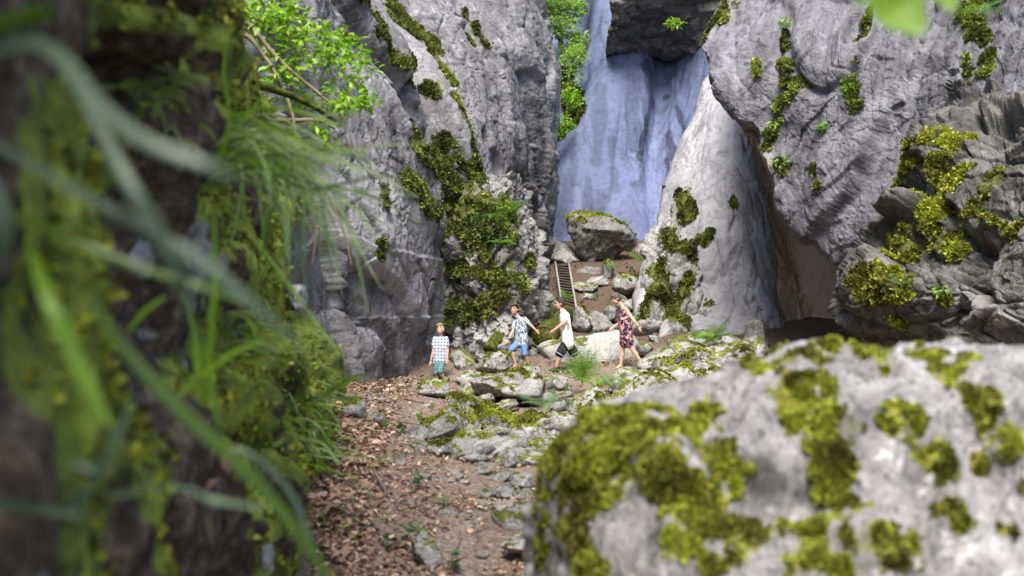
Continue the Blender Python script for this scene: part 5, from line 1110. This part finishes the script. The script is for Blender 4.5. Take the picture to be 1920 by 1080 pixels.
def person(label, d, J, heads, sk, hair_fn, cloth, seed, feet='bare', H=1.0, bulk=1.0):
    """J: joint -> (px, py, depth offset). Body is one fused mesh; clothes, hair and small things are children."""
    W = {k: P(a, b, d + c) for k, (a, b, c) in J.items()}
    # keep the spread in depth metric: P already places the point at its own distance
    foot_z = min(W['toeL'][2], W['toeR'][2]); e = empty('person', (W['pelvis'][0], d, foot_z)); tag(e, label, 'person'); o = np.array(e.location)
    p = []; b = bulk * H
    hipL, hipR, shL, shR = W['hipL'], W['hipR'], W['shL'], W['shR']
    up = unit((shL + shR) / 2 - (hipL + hipR) / 2)
    p += [cap(hipL, .095 * b, hipR, .095 * b), cap(hipL, .092 * b, (hipL * .35 + shL * .65) , .088 * b), cap(hipR, .092 * b, (hipR * .35 + shR * .65), .088 * b), cap(shL * .7 + shR * .3 - up * .04 * H, .075 * b, shR * .7 + shL * .3 - up * .04 * H, .075 * b), cap((hipL + hipR) / 2 + up * .1, .10 * b, (shL + shR) / 2 - up * .12, .10 * b)]
    p += [cap(shL, .052 * b, shR, .052 * b), cap((shL + shR) / 2 + up * .01, .052 * H, W['neck'] + up * .03, .048 * H)]
    for s in 'LR':
        sh, el, wr = W['sh' + s], W['el' + s], W['wr' + s]; p += [cap(sh, .048 * b, el, .038 * b), cap(el, .038 * b, el * .65 + wr * .35, .039 * b), cap(el * .65 + wr * .35, .038 * b, wr, .024 * b)]
        ha = unit(W['hand' + s] - wr); sd = unit(np.cross(ha, [0.2, -1, 0.1])); th = np.cross(ha, sd); hl = .078 * H
        palm = wr + ha * hl * .55; p += [ell(palm, (ha * hl * .62, sd * .036 * H, th * .017 * H))]
        for f, (off, ln) in enumerate(((-.028, .062), (-.010, .074), (.009, .070), (.027, .054))):
            k0 = wr + ha * hl + sd * off * H; k1 = k0 + (ha + .25 * th) / 1.03 * ln * .55 * H; k2 = k1 + unit(ha + 1.0 * th) * ln * .5 * H; p += [cap(k0 - ha * .02, .0095 * H, k1, .009 * H, 8), cap(k1, .009 * H, k2, .0075 * H, 8)]
        t0 = wr + ha * hl * .25 - sd * .030 * H; t1 = t0 + unit(ha * .7 - sd * .8) * .040 * H; t2 = t1 + unit(ha + th * .3 - sd * .2) * .030 * H; p += [cap(t0, .012 * H, t1, .0105 * H, 8), cap(t1, .0105 * H, t2, .009 * H, 8)]
        hp, kn, an, toe = W['hip' + s], W['kn' + s], W['an' + s], W['toe' + s]
        p += [cap(hp, .085 * b, kn * .8 + hp * .2, .058 * b), cap(kn * .8 + hp * .2, .058 * b, kn, .052 * b), cap(kn, .050 * b, kn * .68 + an * .32 + unit(np.cross(an - kn, [0, 1, 0])) * .01, .056 * b), cap(kn * .68 + an * .32, .054 * b, an, .034 * H)]
        fd = unit(toe - an); fl = unit(np.array([fd[0], fd[1], 0])); heel = an - fl * .035 * H + np.array([0, 0, -.045 * H]); p += [cap(an, .036 * H, heel, .030 * H), cap(heel, .030 * H, toe, .020 * H), cap(an + fl * .03 * H - np.array([0, 0, .015]), .030 * H, toe, .020 * H)]
        nt = unit(np.cross(fl, [0, 0, 1]))
        for f in range(5): p.append(cap(toe + nt * (f - 2) * .013 * H, .011 * H, toe + nt * (f - 2) * .016 * H + fl * (.035 - .005 * abs(f - 1.5)) * H - np.array([0, 0, .006]), .009 * H, 8))
    # head
    hc, fwd, upv, hs = W['head'], unit(np.array(heads[0], float)), np.array(heads[1], float), heads[2]
    upv = unit(upv - fwd * (upv @ fwd)); sdv = np.cross(fwd, upv)
    def h(f, s, u): return hc + hs * (fwd * f + sdv * s + upv * u)
    p += [ell(h(-.01, 0, .025), (fwd * .096 * hs, sdv * .075 * hs, upv * .098 * hs)), ell(h(.018, 0, -.045), (fwd * .070 * hs, sdv * .058 * hs, upv * .072 * hs)), ell(h(.055, 0, -.088), (fwd * .026 * hs, sdv * .026 * hs, upv * .022 * hs)),
          cap(h(.080, 0, .012), .008 * hs, h(.104, 0, -.030), .0125 * hs, 8), ell(h(.078, 0, .030), (fwd * .014 * hs, sdv * .050 * hs, upv * .010 * hs)), cap(h(-.02, 0, -.06), .048 * hs, W['neck'], .050 * H)]
    for s in (-1, 1): p += [ell(h(-.012, s * .078, -.004), (fwd * .020 * hs, sdv * .008 * hs, upv * .032 * hs)), ell(h(.066, s * .036, -.028), (fwd * .022 * hs, sdv * .022 * hs, upv * .018 * hs))]
    fuse('body', p, .0108, sk, e, 3, loc=o)
    for s in (-1, 1):
        me = bpy.data.meshes.new('eye'); v, f = ell(h(.083, s * .031, .004) - o, (fwd * .009 * hs, sdv * .013 * hs, upv * .007 * hs)); me.from_pydata(v, [], f); me.materials.append(M['dark']); obj('eye', me, e)
        me = bpy.data.meshes.new('eyebrow'); v, f = ell(h(.089, s * .032, .028) - o, (fwd * .008 * hs, sdv * .019 * hs, upv * .0045 * hs)); me.from_pydata(v, [], f); me.materials.append(M['hair_dark']); obj('eyebrow', me, e)
    me = bpy.data.meshes.new('mouth'); v, f = ell(h(.083, 0, -.058) - o, (fwd * .010 * hs, sdv * .022 * hs, upv * .0065 * hs)); me.from_pydata(v, [], f); me.materials.append(M['lip']); obj('mouth', me, e)
    hp_, hm = hair_fn(h, fwd, sdv, upv, hs); fuse('hair', hp_, .010, hm, e, 2, wrinkle=.006, loc=o)
    cloth(W, e, o, up, b, H, h, fwd, sdv, upv, hs)
    return e

def short_hair(mat, fringe=0.0):
    def f(h, fw, sd, up, hs):
        p = [ell(h(-.026, 0, .050), (fw * .102 * hs, sd * .090 * hs, up * .096 * hs)), ell(h(-.052, 0, 0.0), (fw * .072 * hs, sd * .087 * hs, up * .090 * hs))]
        if fringe: p += [ell(h(.045, -.01, .096), (fw * .062 * hs, sd * .080 * hs, up * .036 * hs)), ell(h(.080, .02, .072), (fw * .030 * hs, sd * .060 * hs, up * .030 * hs))]
        return p, mat
    return f
def tied_hair(mat):
    def f(h, fw, sd, up, hs):
        return [ell(h(-.020, 0, .048), (fw * .106 * hs, sd * .090 * hs, up * .098 * hs)), ell(h(-.052, 0, 0.0), (fw * .076 * hs, sd * .087 * hs, up * .088 * hs)), ell(h(.03, 0, .088), (fw * .068 * hs, sd * .076 * hs, up * .040 * hs)), ell(h(-.115, 0, -.02), (fw * .046 * hs, sd * .048 * hs, up * .052 * hs))], mat
    return f

def tee(mat, sleeve=.55, loose=1.18, hem=.04, collar=False):
    def f(W, e, o, up, b, H):
        hL, hR, sL, sR = W['hipL'], W['hipR'], W['shL'], W['shR']; q = []
        for k in (0, .33, .66, 1):
            a, c = hL + (hR - hL) * k - up * hem, sL + (sR - sL) * (.12 + .76 * k) - up * .05 * H; q.append(cap(a, .104 * b * loose, a * .5 + c * .5, .098 * b * loose)); q.append(cap(a * .5 + c * .5, .098 * b * loose, c, .085 * b * loose * .98))
        q.append(cap(sL, .060 * b, sR, .060 * b)); q.append(cap((sL + sR) / 2, .066 * H, W['neck'] - up * .012 * H, .058 * H))
        for s in 'LR':
            sh, el = W['sh' + s], W['el' + s]; q.append(cap(sh, .063 * b * loose * .95, sh + (el - sh) * sleeve, .062 * b * loose))
        return fuse('shirt', q, .0115, mat, e, 4, wrinkle=.010, loc=o)
    return f
def shorts(mat, length=1.0, flare=1.35, part='shorts'):
    def f(W, e, o, up, b, H):
        hL, hR = W['hipL'], W['hipR']; q = [cap(hL + up * .06, .104 * b, hR + up * .06, .104 * b), cap(hL, .108 * b, hR, .108 * b)]
        for s in 'LR':
            hp, kn = W['hip' + s], W['kn' + s]; en = hp + (kn - hp) * length; q += [cap(hp, .105 * b, hp * .5 + en * .5, .092 * b), cap(hp * .5 + en * .5, .092 * b, en, .066 * b * flare)]
        return fuse(part, q, .0115, mat, e, 3, wrinkle=.008, loc=o)
    return f
def band(W, e, o, s, mat, name, r=.032, H=1.0):
    wr, el = W['wr' + s], W['el' + s]; a = unit(el - wr); obj(name, tube([wr + a * .012 - o, wr + a * .02 - o, wr + a * .042 - o, wr + a * .05 - o], [r * .9 * H, r * H, r * H, r * .9 * H], 14, name, mat), e)

# smallest boy, looking up
def cl1(W, e, o, up, b, H, *h):
    tee(M['plaid'], .55, 1.12, .05)(W, e, o, up, b, H); shorts(M['greenshorts'], .92, 1.35)(W, e, o, up, b, H)
person('small boy in white and blue checked shirt and green shorts, gazing upwards', 21.6,
       dict(head=(825.5, 618, 0), neck=(826, 628.5, .01), shL=(836.5, 635, -.03), shR=(815.5, 635, .03), elL=(839.5, 657, -.05), wrL=(838, 674, -.1), handL=(837, 682, -.12), elR=(812, 659, -.02), wrR=(807.5, 677, -.06), handR=(806, 685, -.08), pelvis=(825, 676, 0),
            hipL=(830, 676, .0), hipR=(819.5, 676, .02), knL=(824, 699, -.16), anL=(838, 715, .02), toeL=(832, 722, -.03), knR=(818, 701, -.06), anR=(820, 722, .05), toeR=(812, 728, -.10)),
       ((-.25, -.80, .50), (.0, .45, .9), .98), M['skin'], short_hair(M['hair_blond'], .5), cl1, 1, H=.80, bulk=.98)
# older boy in denim shorts
def cl2(W, e, o, up, b, H, *h):
    tee(M['leafshirt'], .6, 1.15, .04)(W, e, o, up, b, H); shorts(M['denim'], .98, 1.3)(W, e, o, up, b, H); band(W, e, o, 'R', M['dark'], 'watch', .030, .9)
person('boy in leaf-print shirt and denim shorts striding across the layered slab', 22.2,
       dict(head=(964.5, 580.5, -.02), neck=(968.5, 592, .0), shL=(982.5, 598, -.05), shR=(967, 600, .08), elL=(995.5, 610, -.18), wrL=(1004.5, 619, -.2), handL=(1009, 624, -.2), elR=(961.5, 622, -.05), wrR=(952.5, 638, -.15), handR=(947.5, 645, -.18), pelvis=(978, 640, 0),
            hipL=(982, 641, -.05), hipR=(974, 641, .06), knL=(984, 664, -.12), anL=(991, 684, -.05), toeL=(987, 689, -.12), knR=(958.5, 656, -.06), anR=(967, 684, -.02), toeR=(960.5, 690, -.12)),
       ((-.45, -.85, .22), (.0, .1, 1), 1.02), M['skin_tan'], short_hair(M['hair_dark'], 1), cl2, 2, H=.88, bulk=.98)
# man in white T-shirt
def cl3(W, e, o, up, b, H, h, fw, sd, upv, hs):
    tee(M['white'], .62, 1.14, .05)(W, e, o, up, b, H); sh = shorts(M['black'], .90, 1.42)(W, e, o, up, b, H)
    for s in 'LR':
        hp, kn = W['hip' + s], W['kn' + s]; a = hp + (kn - hp) * .93; c = hp + (kn - hp) * 1.0; obj('cuff', tube([a - o, a * .5 + c * .5 - o, c - o], [.104 * b, .106 * b, .104 * b], 20, 'cuff', M['cuff']), e)
        an, toe = W['an' + s], W['toe' + s]; fl = unit(np.array([toe[0] - an[0], toe[1] - an[1], 0])); heel = an - fl * .05 + np.array([0, 0, -.055]); tz = np.array([toe[0], toe[1], heel[2] + .0])
        fuse('shoe', [cap(heel, .043, tz + fl * .05, .036), cap(an - np.array([0, 0, .02]), .050, tz, .040), cap(an, .046, an - np.array([0, 0, .03]), .05)], .0095, M['shoe'], e, 2, loc=o)
    q = []
    for s in (-1, 1): q += [ell(h(.045, s * .034, .128), (fw * .016, sd * .030, upv * .022))]
    q += [cap(h(.03, -.07, .115), .006, h(.05, 0, .13), .006, 8), cap(h(.05, 0, .13), .006, h(.03, .07, .115), .006, 8), cap(h(.03, -.075, .115), .006, h(-.05, -.08, .06), .005, 8), cap(h(.03, .075, .115), .006, h(-.05, .08, .06), .005, 8)]
    fuse('sunglasses', q, .006, M['dark'], e, 1, loc=o)
person('man in white T-shirt and rolled black shorts walking past the pale boulder', 22.7,
       dict(head=(1048.5, 569.5, -.02), neck=(1054, 580, .0), shL=(1059, 589.5, -.19), shR=(1057, 588, .20), elL=(1057, 606, -.30), wrL=(1039, 619, -.28), handL=(1031.5, 624, -.26), elR=(1066, 611, .28), wrR=(1056, 628, .24), handR=(1051, 636, .22), pelvis=(1065, 640, 0),
            hipL=(1064.5, 640, -.10), hipR=(1065, 640, .10), knL=(1049, 665, -.12), anL=(1043, 690, -.10), toeL=(1033.5, 697, -.14), knR=(1077, 664, .10), anR=(1089, 686, .12), toeR=(1083, 695, .08)),
       ((-.93, -.30, -.02), (.05, 0, 1), 1.05), M['skin_tan'], short_hair(M['hair_dark'], 0), cl3, 3, H=1.0, bulk=1.17)
# woman in flowered dress
def cl4(W, e, o, up, b, H, h, fw, sd, upv, hs):
    hL, hR, sL, sR = W['hipL'], W['hipR'], W['shL'], W['shR']; q = []; hem = (W['knL'] + W['knR']) / 2
    for k in (0, .33, .66, 1):
        a = hL + (hR - hL) * k; c = sL + (sR - sL) * (.2 + .6 * k) - up * .09; q += [cap(a, .135 * b, a * .5 + c * .5, .130 * b), cap(a * .5 + c * .5, .130 * b, c, .112 * b)]
        kn = W['knL'] + (W['knR'] - W['knL']) * k; q.append(cap(a, .133 * b, a * .52 + (kn * .6 + hem * .4) * .48, .128 * b))
    dr = fuse('dress', q, .0115, M['dress'], e, 4, wrinkle=.009, loc=o)
    for s, t_ in ((sL, .30), (sR, .30)):
        m = s * (1 - t_) + (sL + sR) / 2 * t_; obj('strap', tube(spline([m - up * .10 + fw * .10, m + up * .052, m - up * .10 - fw * .09], 12) - o, .011, 6, 'strap', M['dress']), e)
    band(W, e, o, 'L', M['rail'], 'watch', .031)
person('woman with grey hair in a navy flowered dress, looking down as she walks', 22.7,
       dict(head=(1154.5, 560.5, -.02), neck=(1163, 570.5, 0), shL=(1172, 579, -.17), shR=(1166, 578, .17), elL=(1188, 601, -.24), wrL=(1197.5, 613, -.24), handL=(1201, 620, -.24), elR=(1164, 604, .26), wrR=(1150, 614, .22), handR=(1144.5, 618.5, .20), pelvis=(1173, 630, 0),
            hipL=(1174, 628, -.09), hipR=(1173, 628, .09), knL=(1187, 657, -.10), anL=(1203, 681, -.10), toeL=(1197, 688, -.14), knR=(1167, 657, .06), anR=(1164, 684, .05), toeR=(1157, 690, .0)),
       ((-.90, -.28, -.30), (-.25, 0, 1), 1.0), M['skin'], tied_hair(M['hair_grey']), cl4, 4, H=.95, bulk=1.10)
# ------------------------------------------------------------------ grass in the foreground
def blade_mat(name, a, b, spec):
    t = NT(name); v = t.coord(); n = t.noise(v, 9, 3); c = t.mix(n, a, b); c = t.mix(t.ramp(t.noise(t.coord(), 3.5, 3), [(0.62, 0.0), (0.72, 0.7)]), c, (0.20, 0.15, 0.06)); return t.bsdf(c, .38, None, spec, .5)
M['grass'] = blade_mat('grass_green', (0.13, 0.26, 0.018), (0.25, 0.42, 0.04), .45)
M['grass_dark'] = blade_mat('grass_dark', (0.06, 0.125, 0.014), (0.12, 0.215, 0.028), .5)
M['grass_blue'] = blade_mat('grass_glaucous', (0.07, 0.115, 0.06), (0.13, 0.18, 0.125), .5)
M['grass_fine'] = blade_mat('grass_fine', (0.22, 0.32, 0.10), (0.36, 0.46, 0.22), .5)
M['grass_pale'] = blade_mat('leaf_glaucous', (0.09, 0.17, 0.09), (0.16, 0.26, 0.15), .5)

def ribbon(pts, widths, mat, name='blade', n=26, roll=0.0, keel=0.18):
    c = spline(pts, n); T = unit(np.gradient(c, axis=0)); w = np.interp(np.linspace(0, 1, n), np.linspace(0, 1, len(widths)), widths)
    view = unit(c); sd = unit(np.cross(T, view)); nn = np.cross(sd, T); ro = roll + 0.5 * np.sin(np.linspace(0, 2.2, n) + roll); sd2 = sd * np.cos(ro)[:, None] + nn * np.sin(ro)[:, None]; n2 = np.cross(sd2, T)
    w = w[:, None]; V = np.stack([c - sd2 * w / 2, c + n2 * w * keel, c + sd2 * w / 2], 1).reshape(-1, 3)
    Fc = [(k * 3 + j, k * 3 + j + 1, k * 3 + j + 4, k * 3 + j + 3) for k in range(n - 1) for j in (0, 1)]
    return mesh_np(name, V, Fc, mat)

def tuft(name, label, root, blades, cat='grass', group=None):
    e = empty(name, root); tag(e, label, cat, group); o = np.array(e.location)
    for pts, w, mat, roll in blades:
        pts3 = [P(*a) for a in pts]; d = np.mean([a[2] for a in pts]); ww = [x * (.68 if max(w) > 20 else .85) * d / F for x in w]
        me = ribbon(pts3, ww, M[mat], roll=roll); me.transform(Matrix.Translation(-Vector(o))); obj('blade', me, e)
    return e
tuft('grass_tuft', 'broad blurred grass blades arching across the upper left, nearest the viewer', P(-60, 120, .95), [
    ([(-80, 130, .95), (30, 82, .9), (110, 100, .85), (185, 195, .82), (285, 270, .80), (400, 312, .80), (450, 340, .82)], [20, 38, 42, 46, 40, 30, 6], 'grass_blue', .2),
    ([(60, 60, 1.0), (150, 170, .95), (235, 330, .9), (300, 440, .9), (345, 540, .92), (370, 640, .95)], [10, 30, 38, 40, 30, 8], 'grass_blue', -.1),
    ([(-60, 250, 1.0), (20, 285, .98), (130, 352, .95), (260, 420, .93), (380, 492, .92), (480, 575, .92), (590, 670, .95)], [20, 28, 34, 40, 42, 34, 6], 'grass_blue', .3),
    ([(-30, 330, .8), (0, 380, .8), (8, 440, .8), (-10, 520, .8)], [30, 44, 40, 10], 'grass_blue', 0.1)], group='grass on the bank')
tuft('grass_tuft', 'green grass blades slanting across the middle left in front of the dark bank', P(20, 400, 1.25), [
    ([(20, 400, 1.25), (120, 442, 1.2), (260, 500, 1.2), (400, 545, 1.2), (520, 590, 1.25)], [18, 24, 26, 22, 5], 'grass_dark', .2),
    ([(60, 470, 1.05), (95, 570, 1.0), (150, 690, 1.0), (205, 800, 1.0)], [20, 44, 46, 14], 'grass', -.2),
    ([(170, 560, 1.1), (230, 650, 1.1), (340, 770, 1.1), (455, 875, 1.12), (560, 1000, 1.15), (640, 1120, 1.2)], [14, 32, 40, 42, 38, 20], 'grass_dark', .15),
    ([(400, 830, 1.5), (480, 858, 1.5), (545, 925, 1.5), (585, 1020, 1.5), (610, 1100, 1.5)], [6, 14, 17, 18, 14], 'grass_blue', .3),
    ([(100, 20, 1.1), (60, 30, 1.1), (-40, 60, 1.1)], [20, 60, 60], 'grass_dark', .1)], group='grass on the bank')
tuft('grass_tuft', 'bright upright grass blades rising from the middle of the bank', P(380, 760, 2.0), [
    ([(385, 760, 2.0), (392, 660, 2.0), (402, 540, 2.0), (402, 400, 2.0)], [14, 18, 18, 6], 'grass', .1),
    ([(370, 750, 1.9), (372, 680, 1.9), (360, 600, 1.9), (335, 548, 1.9)], [14, 26, 24, 6], 'grass', -.1),
    ([(330, 745, 1.9), (390, 695, 1.9), (450, 655, 1.9), (500, 640, 1.9)], [8, 17, 16, 4], 'grass', .3),
    ([(240, 620, 1.9), (270, 585, 1.9), (310, 555, 1.9)], [8, 16, 5], 'grass', .1), ([(395, 700, 2.1), (404, 760, 2.1), (410, 800, 2.1)], [14, 12, 8], 'grass', .1)], group='grass on the bank')
tuft('leafy_stalk', 'pale blue-green twisted leaves hanging low at the lower left', P(250, 740, 1.15), [
    ([(252, 740, 1.15), (228, 800, 1.12), (200, 860, 1.1), (165, 915, 1.1), (130, 950, 1.1), (96, 960, 1.1)], [8, 18, 28, 34, 30, 14], 'grass_pale', .2),
    ([(135, 868, 1.1), (170, 880, 1.1), (205, 880, 1.1)], [6, 30, 16], 'grass_pale', 0), ([(150, 965, 1.1), (70, 955, 1.08), (0, 945, 1.05), (-60, 935, 1.05)], [22, 26, 38, 30], 'grass_pale', .1),
    ([(200, 932, 1.2), (240, 926, 1.2), (300, 912, 1.2), (360, 920, 1.2), (400, 938, 1.2), (495, 952, 1.2)], [8, 14, 7, 10, 26, 5], 'grass_pale', .1)], cat='leaves')
r = np.random.default_rng(501)
bl = []
for k in range(90):
    x0, y0 = 410 + r.uniform(-30, 40), 285 + r.uniform(-50, 60); d = r.uniform(3.0, 4.2); L = r.uniform(90, 420); a = r.uniform(-.35, 1.35); up = r.uniform(10, 70)
    x1, y1 = x0 + L * .45 * math.cos(a * .5), y0 - up * .6 + L * .10; x2, y2 = x0 + L * math.cos(a), y0 + L * math.sin(a) * .75 + 20
    bl.append(([(x0, y0, d), (x0 + (x1 - x0) * .5, y0 - up * .6, d), (x1, y1, d - .1), ((x1 + x2) / 2 + 8, (y1 + y2) / 2 - 8, d - .15), (x2, y2, d - .2)], [3, 5, 6, 5, 1.2], ['grass', 'grass_fine', 'grass_fine', 'grass_dark'][k % 4], r.uniform(-.5, .5)))
bl += [([(430, 300, 3.2), (540, 330, 3.0), (640, 365, 2.9), (745, 420, 2.9)], [5, 8, 8, 2], 'grass_blue', .2), ([(440, 290, 3.2), (560, 290, 3.1), (640, 290, 3.0), (705, 305, 3.0)], [5, 7, 7, 2], 'grass_blue', .2), ([(380, 265, 3.3), (440, 240, 3.2), (500, 170, 3.2)], [6, 11, 3], 'grass', .1),
       ([(400, 250, 3.2), (470, 205, 3.1), (560, 208, 3.0), (660, 245, 3.0)], [5, 8, 9, 2], 'grass', .1), ([(395, 360, 3.4), (470, 440, 3.2), (560, 560, 3.1), (640, 670, 3.0)], [6, 9, 9, 2], 'grass', .1), ([(400, 330, 3.4), (500, 360, 3.2), (560, 470, 3.1), (575, 570, 3.0)], [6, 12, 12, 3], 'grass_blue', .2),
       ([(400, 320, 3.0), (430, 240, 3.0), (420, 120, 3.0), (440, 40, 3.0)], [6, 8, 7, 2], 'grass', .1)]
tuft('grass_tuft', 'dense fan of long thin grass drooping from the bank below the bush', P(410, 300, 3.6), bl, group='grass on the bank')
bl = []
for k in range(30):
    x0, y0 = 560 + r.uniform(-60, 60), 735 + r.uniform(-30, 30); d = r.uniform(5.6, 7.0); L = r.uniform(30, 110); a = r.uniform(-2.6, .3)
    bl.append(([(x0, y0, d), (x0 + L * .4 * math.cos(a), y0 + L * .5 * math.sin(a), d), (x0 + L * math.cos(a), y0 + L * .4 * math.sin(a) + 8, d)], [4, 6, 1.2], ['grass', 'grass_dark', 'grass_pale'][k % 3], r.uniform(-.5, .5)))
bl += [([(600, 745, 5.0), (650, 715, 4.6), (690, 700, 4.4)], [8, 16, 3], 'grass', .1), ([(540, 760, 5), (600, 745, 4.8), (665, 748, 4.6)], [6, 10, 2], 'grass_pale', .1)]
tuft('grass_tuft', 'low grass tuft on the bank\'s ledge beside the start of the path', P(570, 745, 6.4), bl, group='grass on the bank')
bl = []
for k in range(16):
    x0, y0 = 640 + r.uniform(-30, 60), 930 + r.uniform(-60, 110); d = 5.6 + (1010 - y0) * .008; L = r.uniform(30, 70); a = r.uniform(-2.6, -.3)
    bl.append(([(x0, y0, d), (x0 + L * .4 * math.cos(a), y0 + L * .6 * math.sin(a), d), (x0 + L * math.cos(a), y0 + L * .7 * math.sin(a), d)], [3, 4, 1], ['grass', 'grass_pale'][k % 2], r.uniform(-.5, .5)))
tuft('grass_tuft', 'sparse grass growing through the leaves at the bank\'s foot', P(650, 960, 6.0), bl, group='grass on the bank')

for lab, (cx, cy), spread, dd, n, (l0, l1) in (('fine bright grass growing in the dark hollow of the upper bank', (330, 230), 80, 2.8, 22, (40, 130)), ('fine grass hanging over the mossy lower bank', (500, 820), 60, 4.6, 44, (30, 120)), ('short green grass on the bank below the upright blades', (430, 640), 60, 3.4, 36, (40, 130)), ('wispy grass along the bank\'s edge above the leaf slope', (590, 860), 34, 5.6, 40, (25, 90))):
    bl = []
    for k in range(n):
        x0, y0 = cx + r.uniform(-spread, spread), cy + r.uniform(-spread, spread) * .7; d = dd + (x0 - cx) * .008; L = r.uniform(l0, l1); a = r.uniform(-2.2, .4); q = r.uniform(.2, .9)
        bl.append(([(x0, y0, d), (x0 + L * .35 * math.cos(a), y0 + L * .5 * math.sin(a), d - .05), (x0 + L * .75 * math.cos(a) + 6, y0 + L * .55 * math.sin(a) + L * .1 * q, d - .1), (x0 + L * math.cos(a) + 12, y0 + L * .45 * math.sin(a) + L * .45 * q, d - .12)], [2.5, 4.5, 4, 1], ['grass', 'grass_fine', 'grass', 'grass_dark'][k % 4], r.uniform(-.5, .5)))
    tuft('grass_tuft', lab, P(cx, cy, dd), bl, group='grass on the bank')

# leaves of an overhanging twig, top of the view
tw = empty('twig', P(1700, -140, 1.25)); tag(tw, 'out-of-focus green leaves hanging into the top of the view', 'twig'); o_ = np.array(tw.location)
obj('stem', tube(spline([P(1640, -300, 1.3), P(1690, -160, 1.25), P(1720, -30, 1.2)], 12) - o_, .003, 6, 'stem', M['bark']), tw)
for pts, w in (([(1690, -160, 1.25), (1660, -60, 1.2), (1690, 10, 1.2), (1735, 60, 1.2)], [6, 90, 110, 8]), ([(1715, -120, 1.25), (1760, -40, 1.25), (1790, 20, 1.25)], [6, 80, 8]), ([(1700, -90, 1.3), (1640, -30, 1.3), (1600, 10, 1.3)], [5, 50, 5])):
    me = ribbon([P(*a) for a in pts], [x * 1.22 / F for x in w], M['grass'], 'leaf'); me.transform(Matrix.Translation(-Vector(o_))); obj('leaf', me, tw)
# dead leaves caught on the bank
dl = leaf_single('leaf', M['litter_obj'], 1, .6, .3)
for k, (px, py, d, s) in enumerate([(325, 118, 3.0, .06), (310, 110, 3.0, .05), (225, 600, 1.7, .06), (250, 628, 1.7, .055), (415, 890, 2.9, .085), (400, 850, 2.9, .06), (355, 250, 2.6, .05), (405, 260, 2.9, .05), (420, 800, 2.9, .05), (350, 810, 2.6, .04), (540, 500, 6, .05), (70, 30, 1.6, .05)]):
    o = bpy.data.objects.new('leaf', dl); link(o, bank); p = on(GK, px, py) if 0 < px < 600 else P(px, py, d); o.location = np.array(p) + [.015, -.03, 0]; o.scale = (s,) * 3; o.rotation_euler = (r.uniform(-1, 1), r.uniform(0, 1.6), r.uniform(0, 6))

# pale stones bedded in the bank
def bank_stone(px, py, w, h, label, seed):
    p = on(GK, px, py); d_ = p[1] - 0.015; boulder('stone', oval(px - w / 2, py - h / 2, px + w / 2, py + h / 2, seed, 8), d_, max(w, h) * d_ / F * 1.1, label, seed, 4, 0.10, 'front', rough=0.07, cat='stone', snap=False, tone=0.2)
bank_stone(45, 520, 130, 110, 'blurred pale stone bedded in the bank at the very edge of the view', 401)
bank_stone(255, 490, 60, 90, 'whitish stone in the bank behind the crossing grass blades', 402)
bank_stone(290, 650, 90, 110, 'pale stone with fallen leaves on it in the middle of the bank', 403)
bank_stone(165, 640, 70, 110, 'greyish stone in the bank below the long grass blades', 404)
bank_stone(80, 730, 90, 80, 'dull stone low on the dark bank near the lower corner', 405)
bank_stone(500, 1045, 36, 80, 'narrow white stone low on the mossy bank', 406)
bank_stone(560, 560, 40, 60, 'small grey stone high on the far end of the bank', 407)
bank_stone(130, 225, 70, 40, 'long dull stone in the upper dark bank', 408)
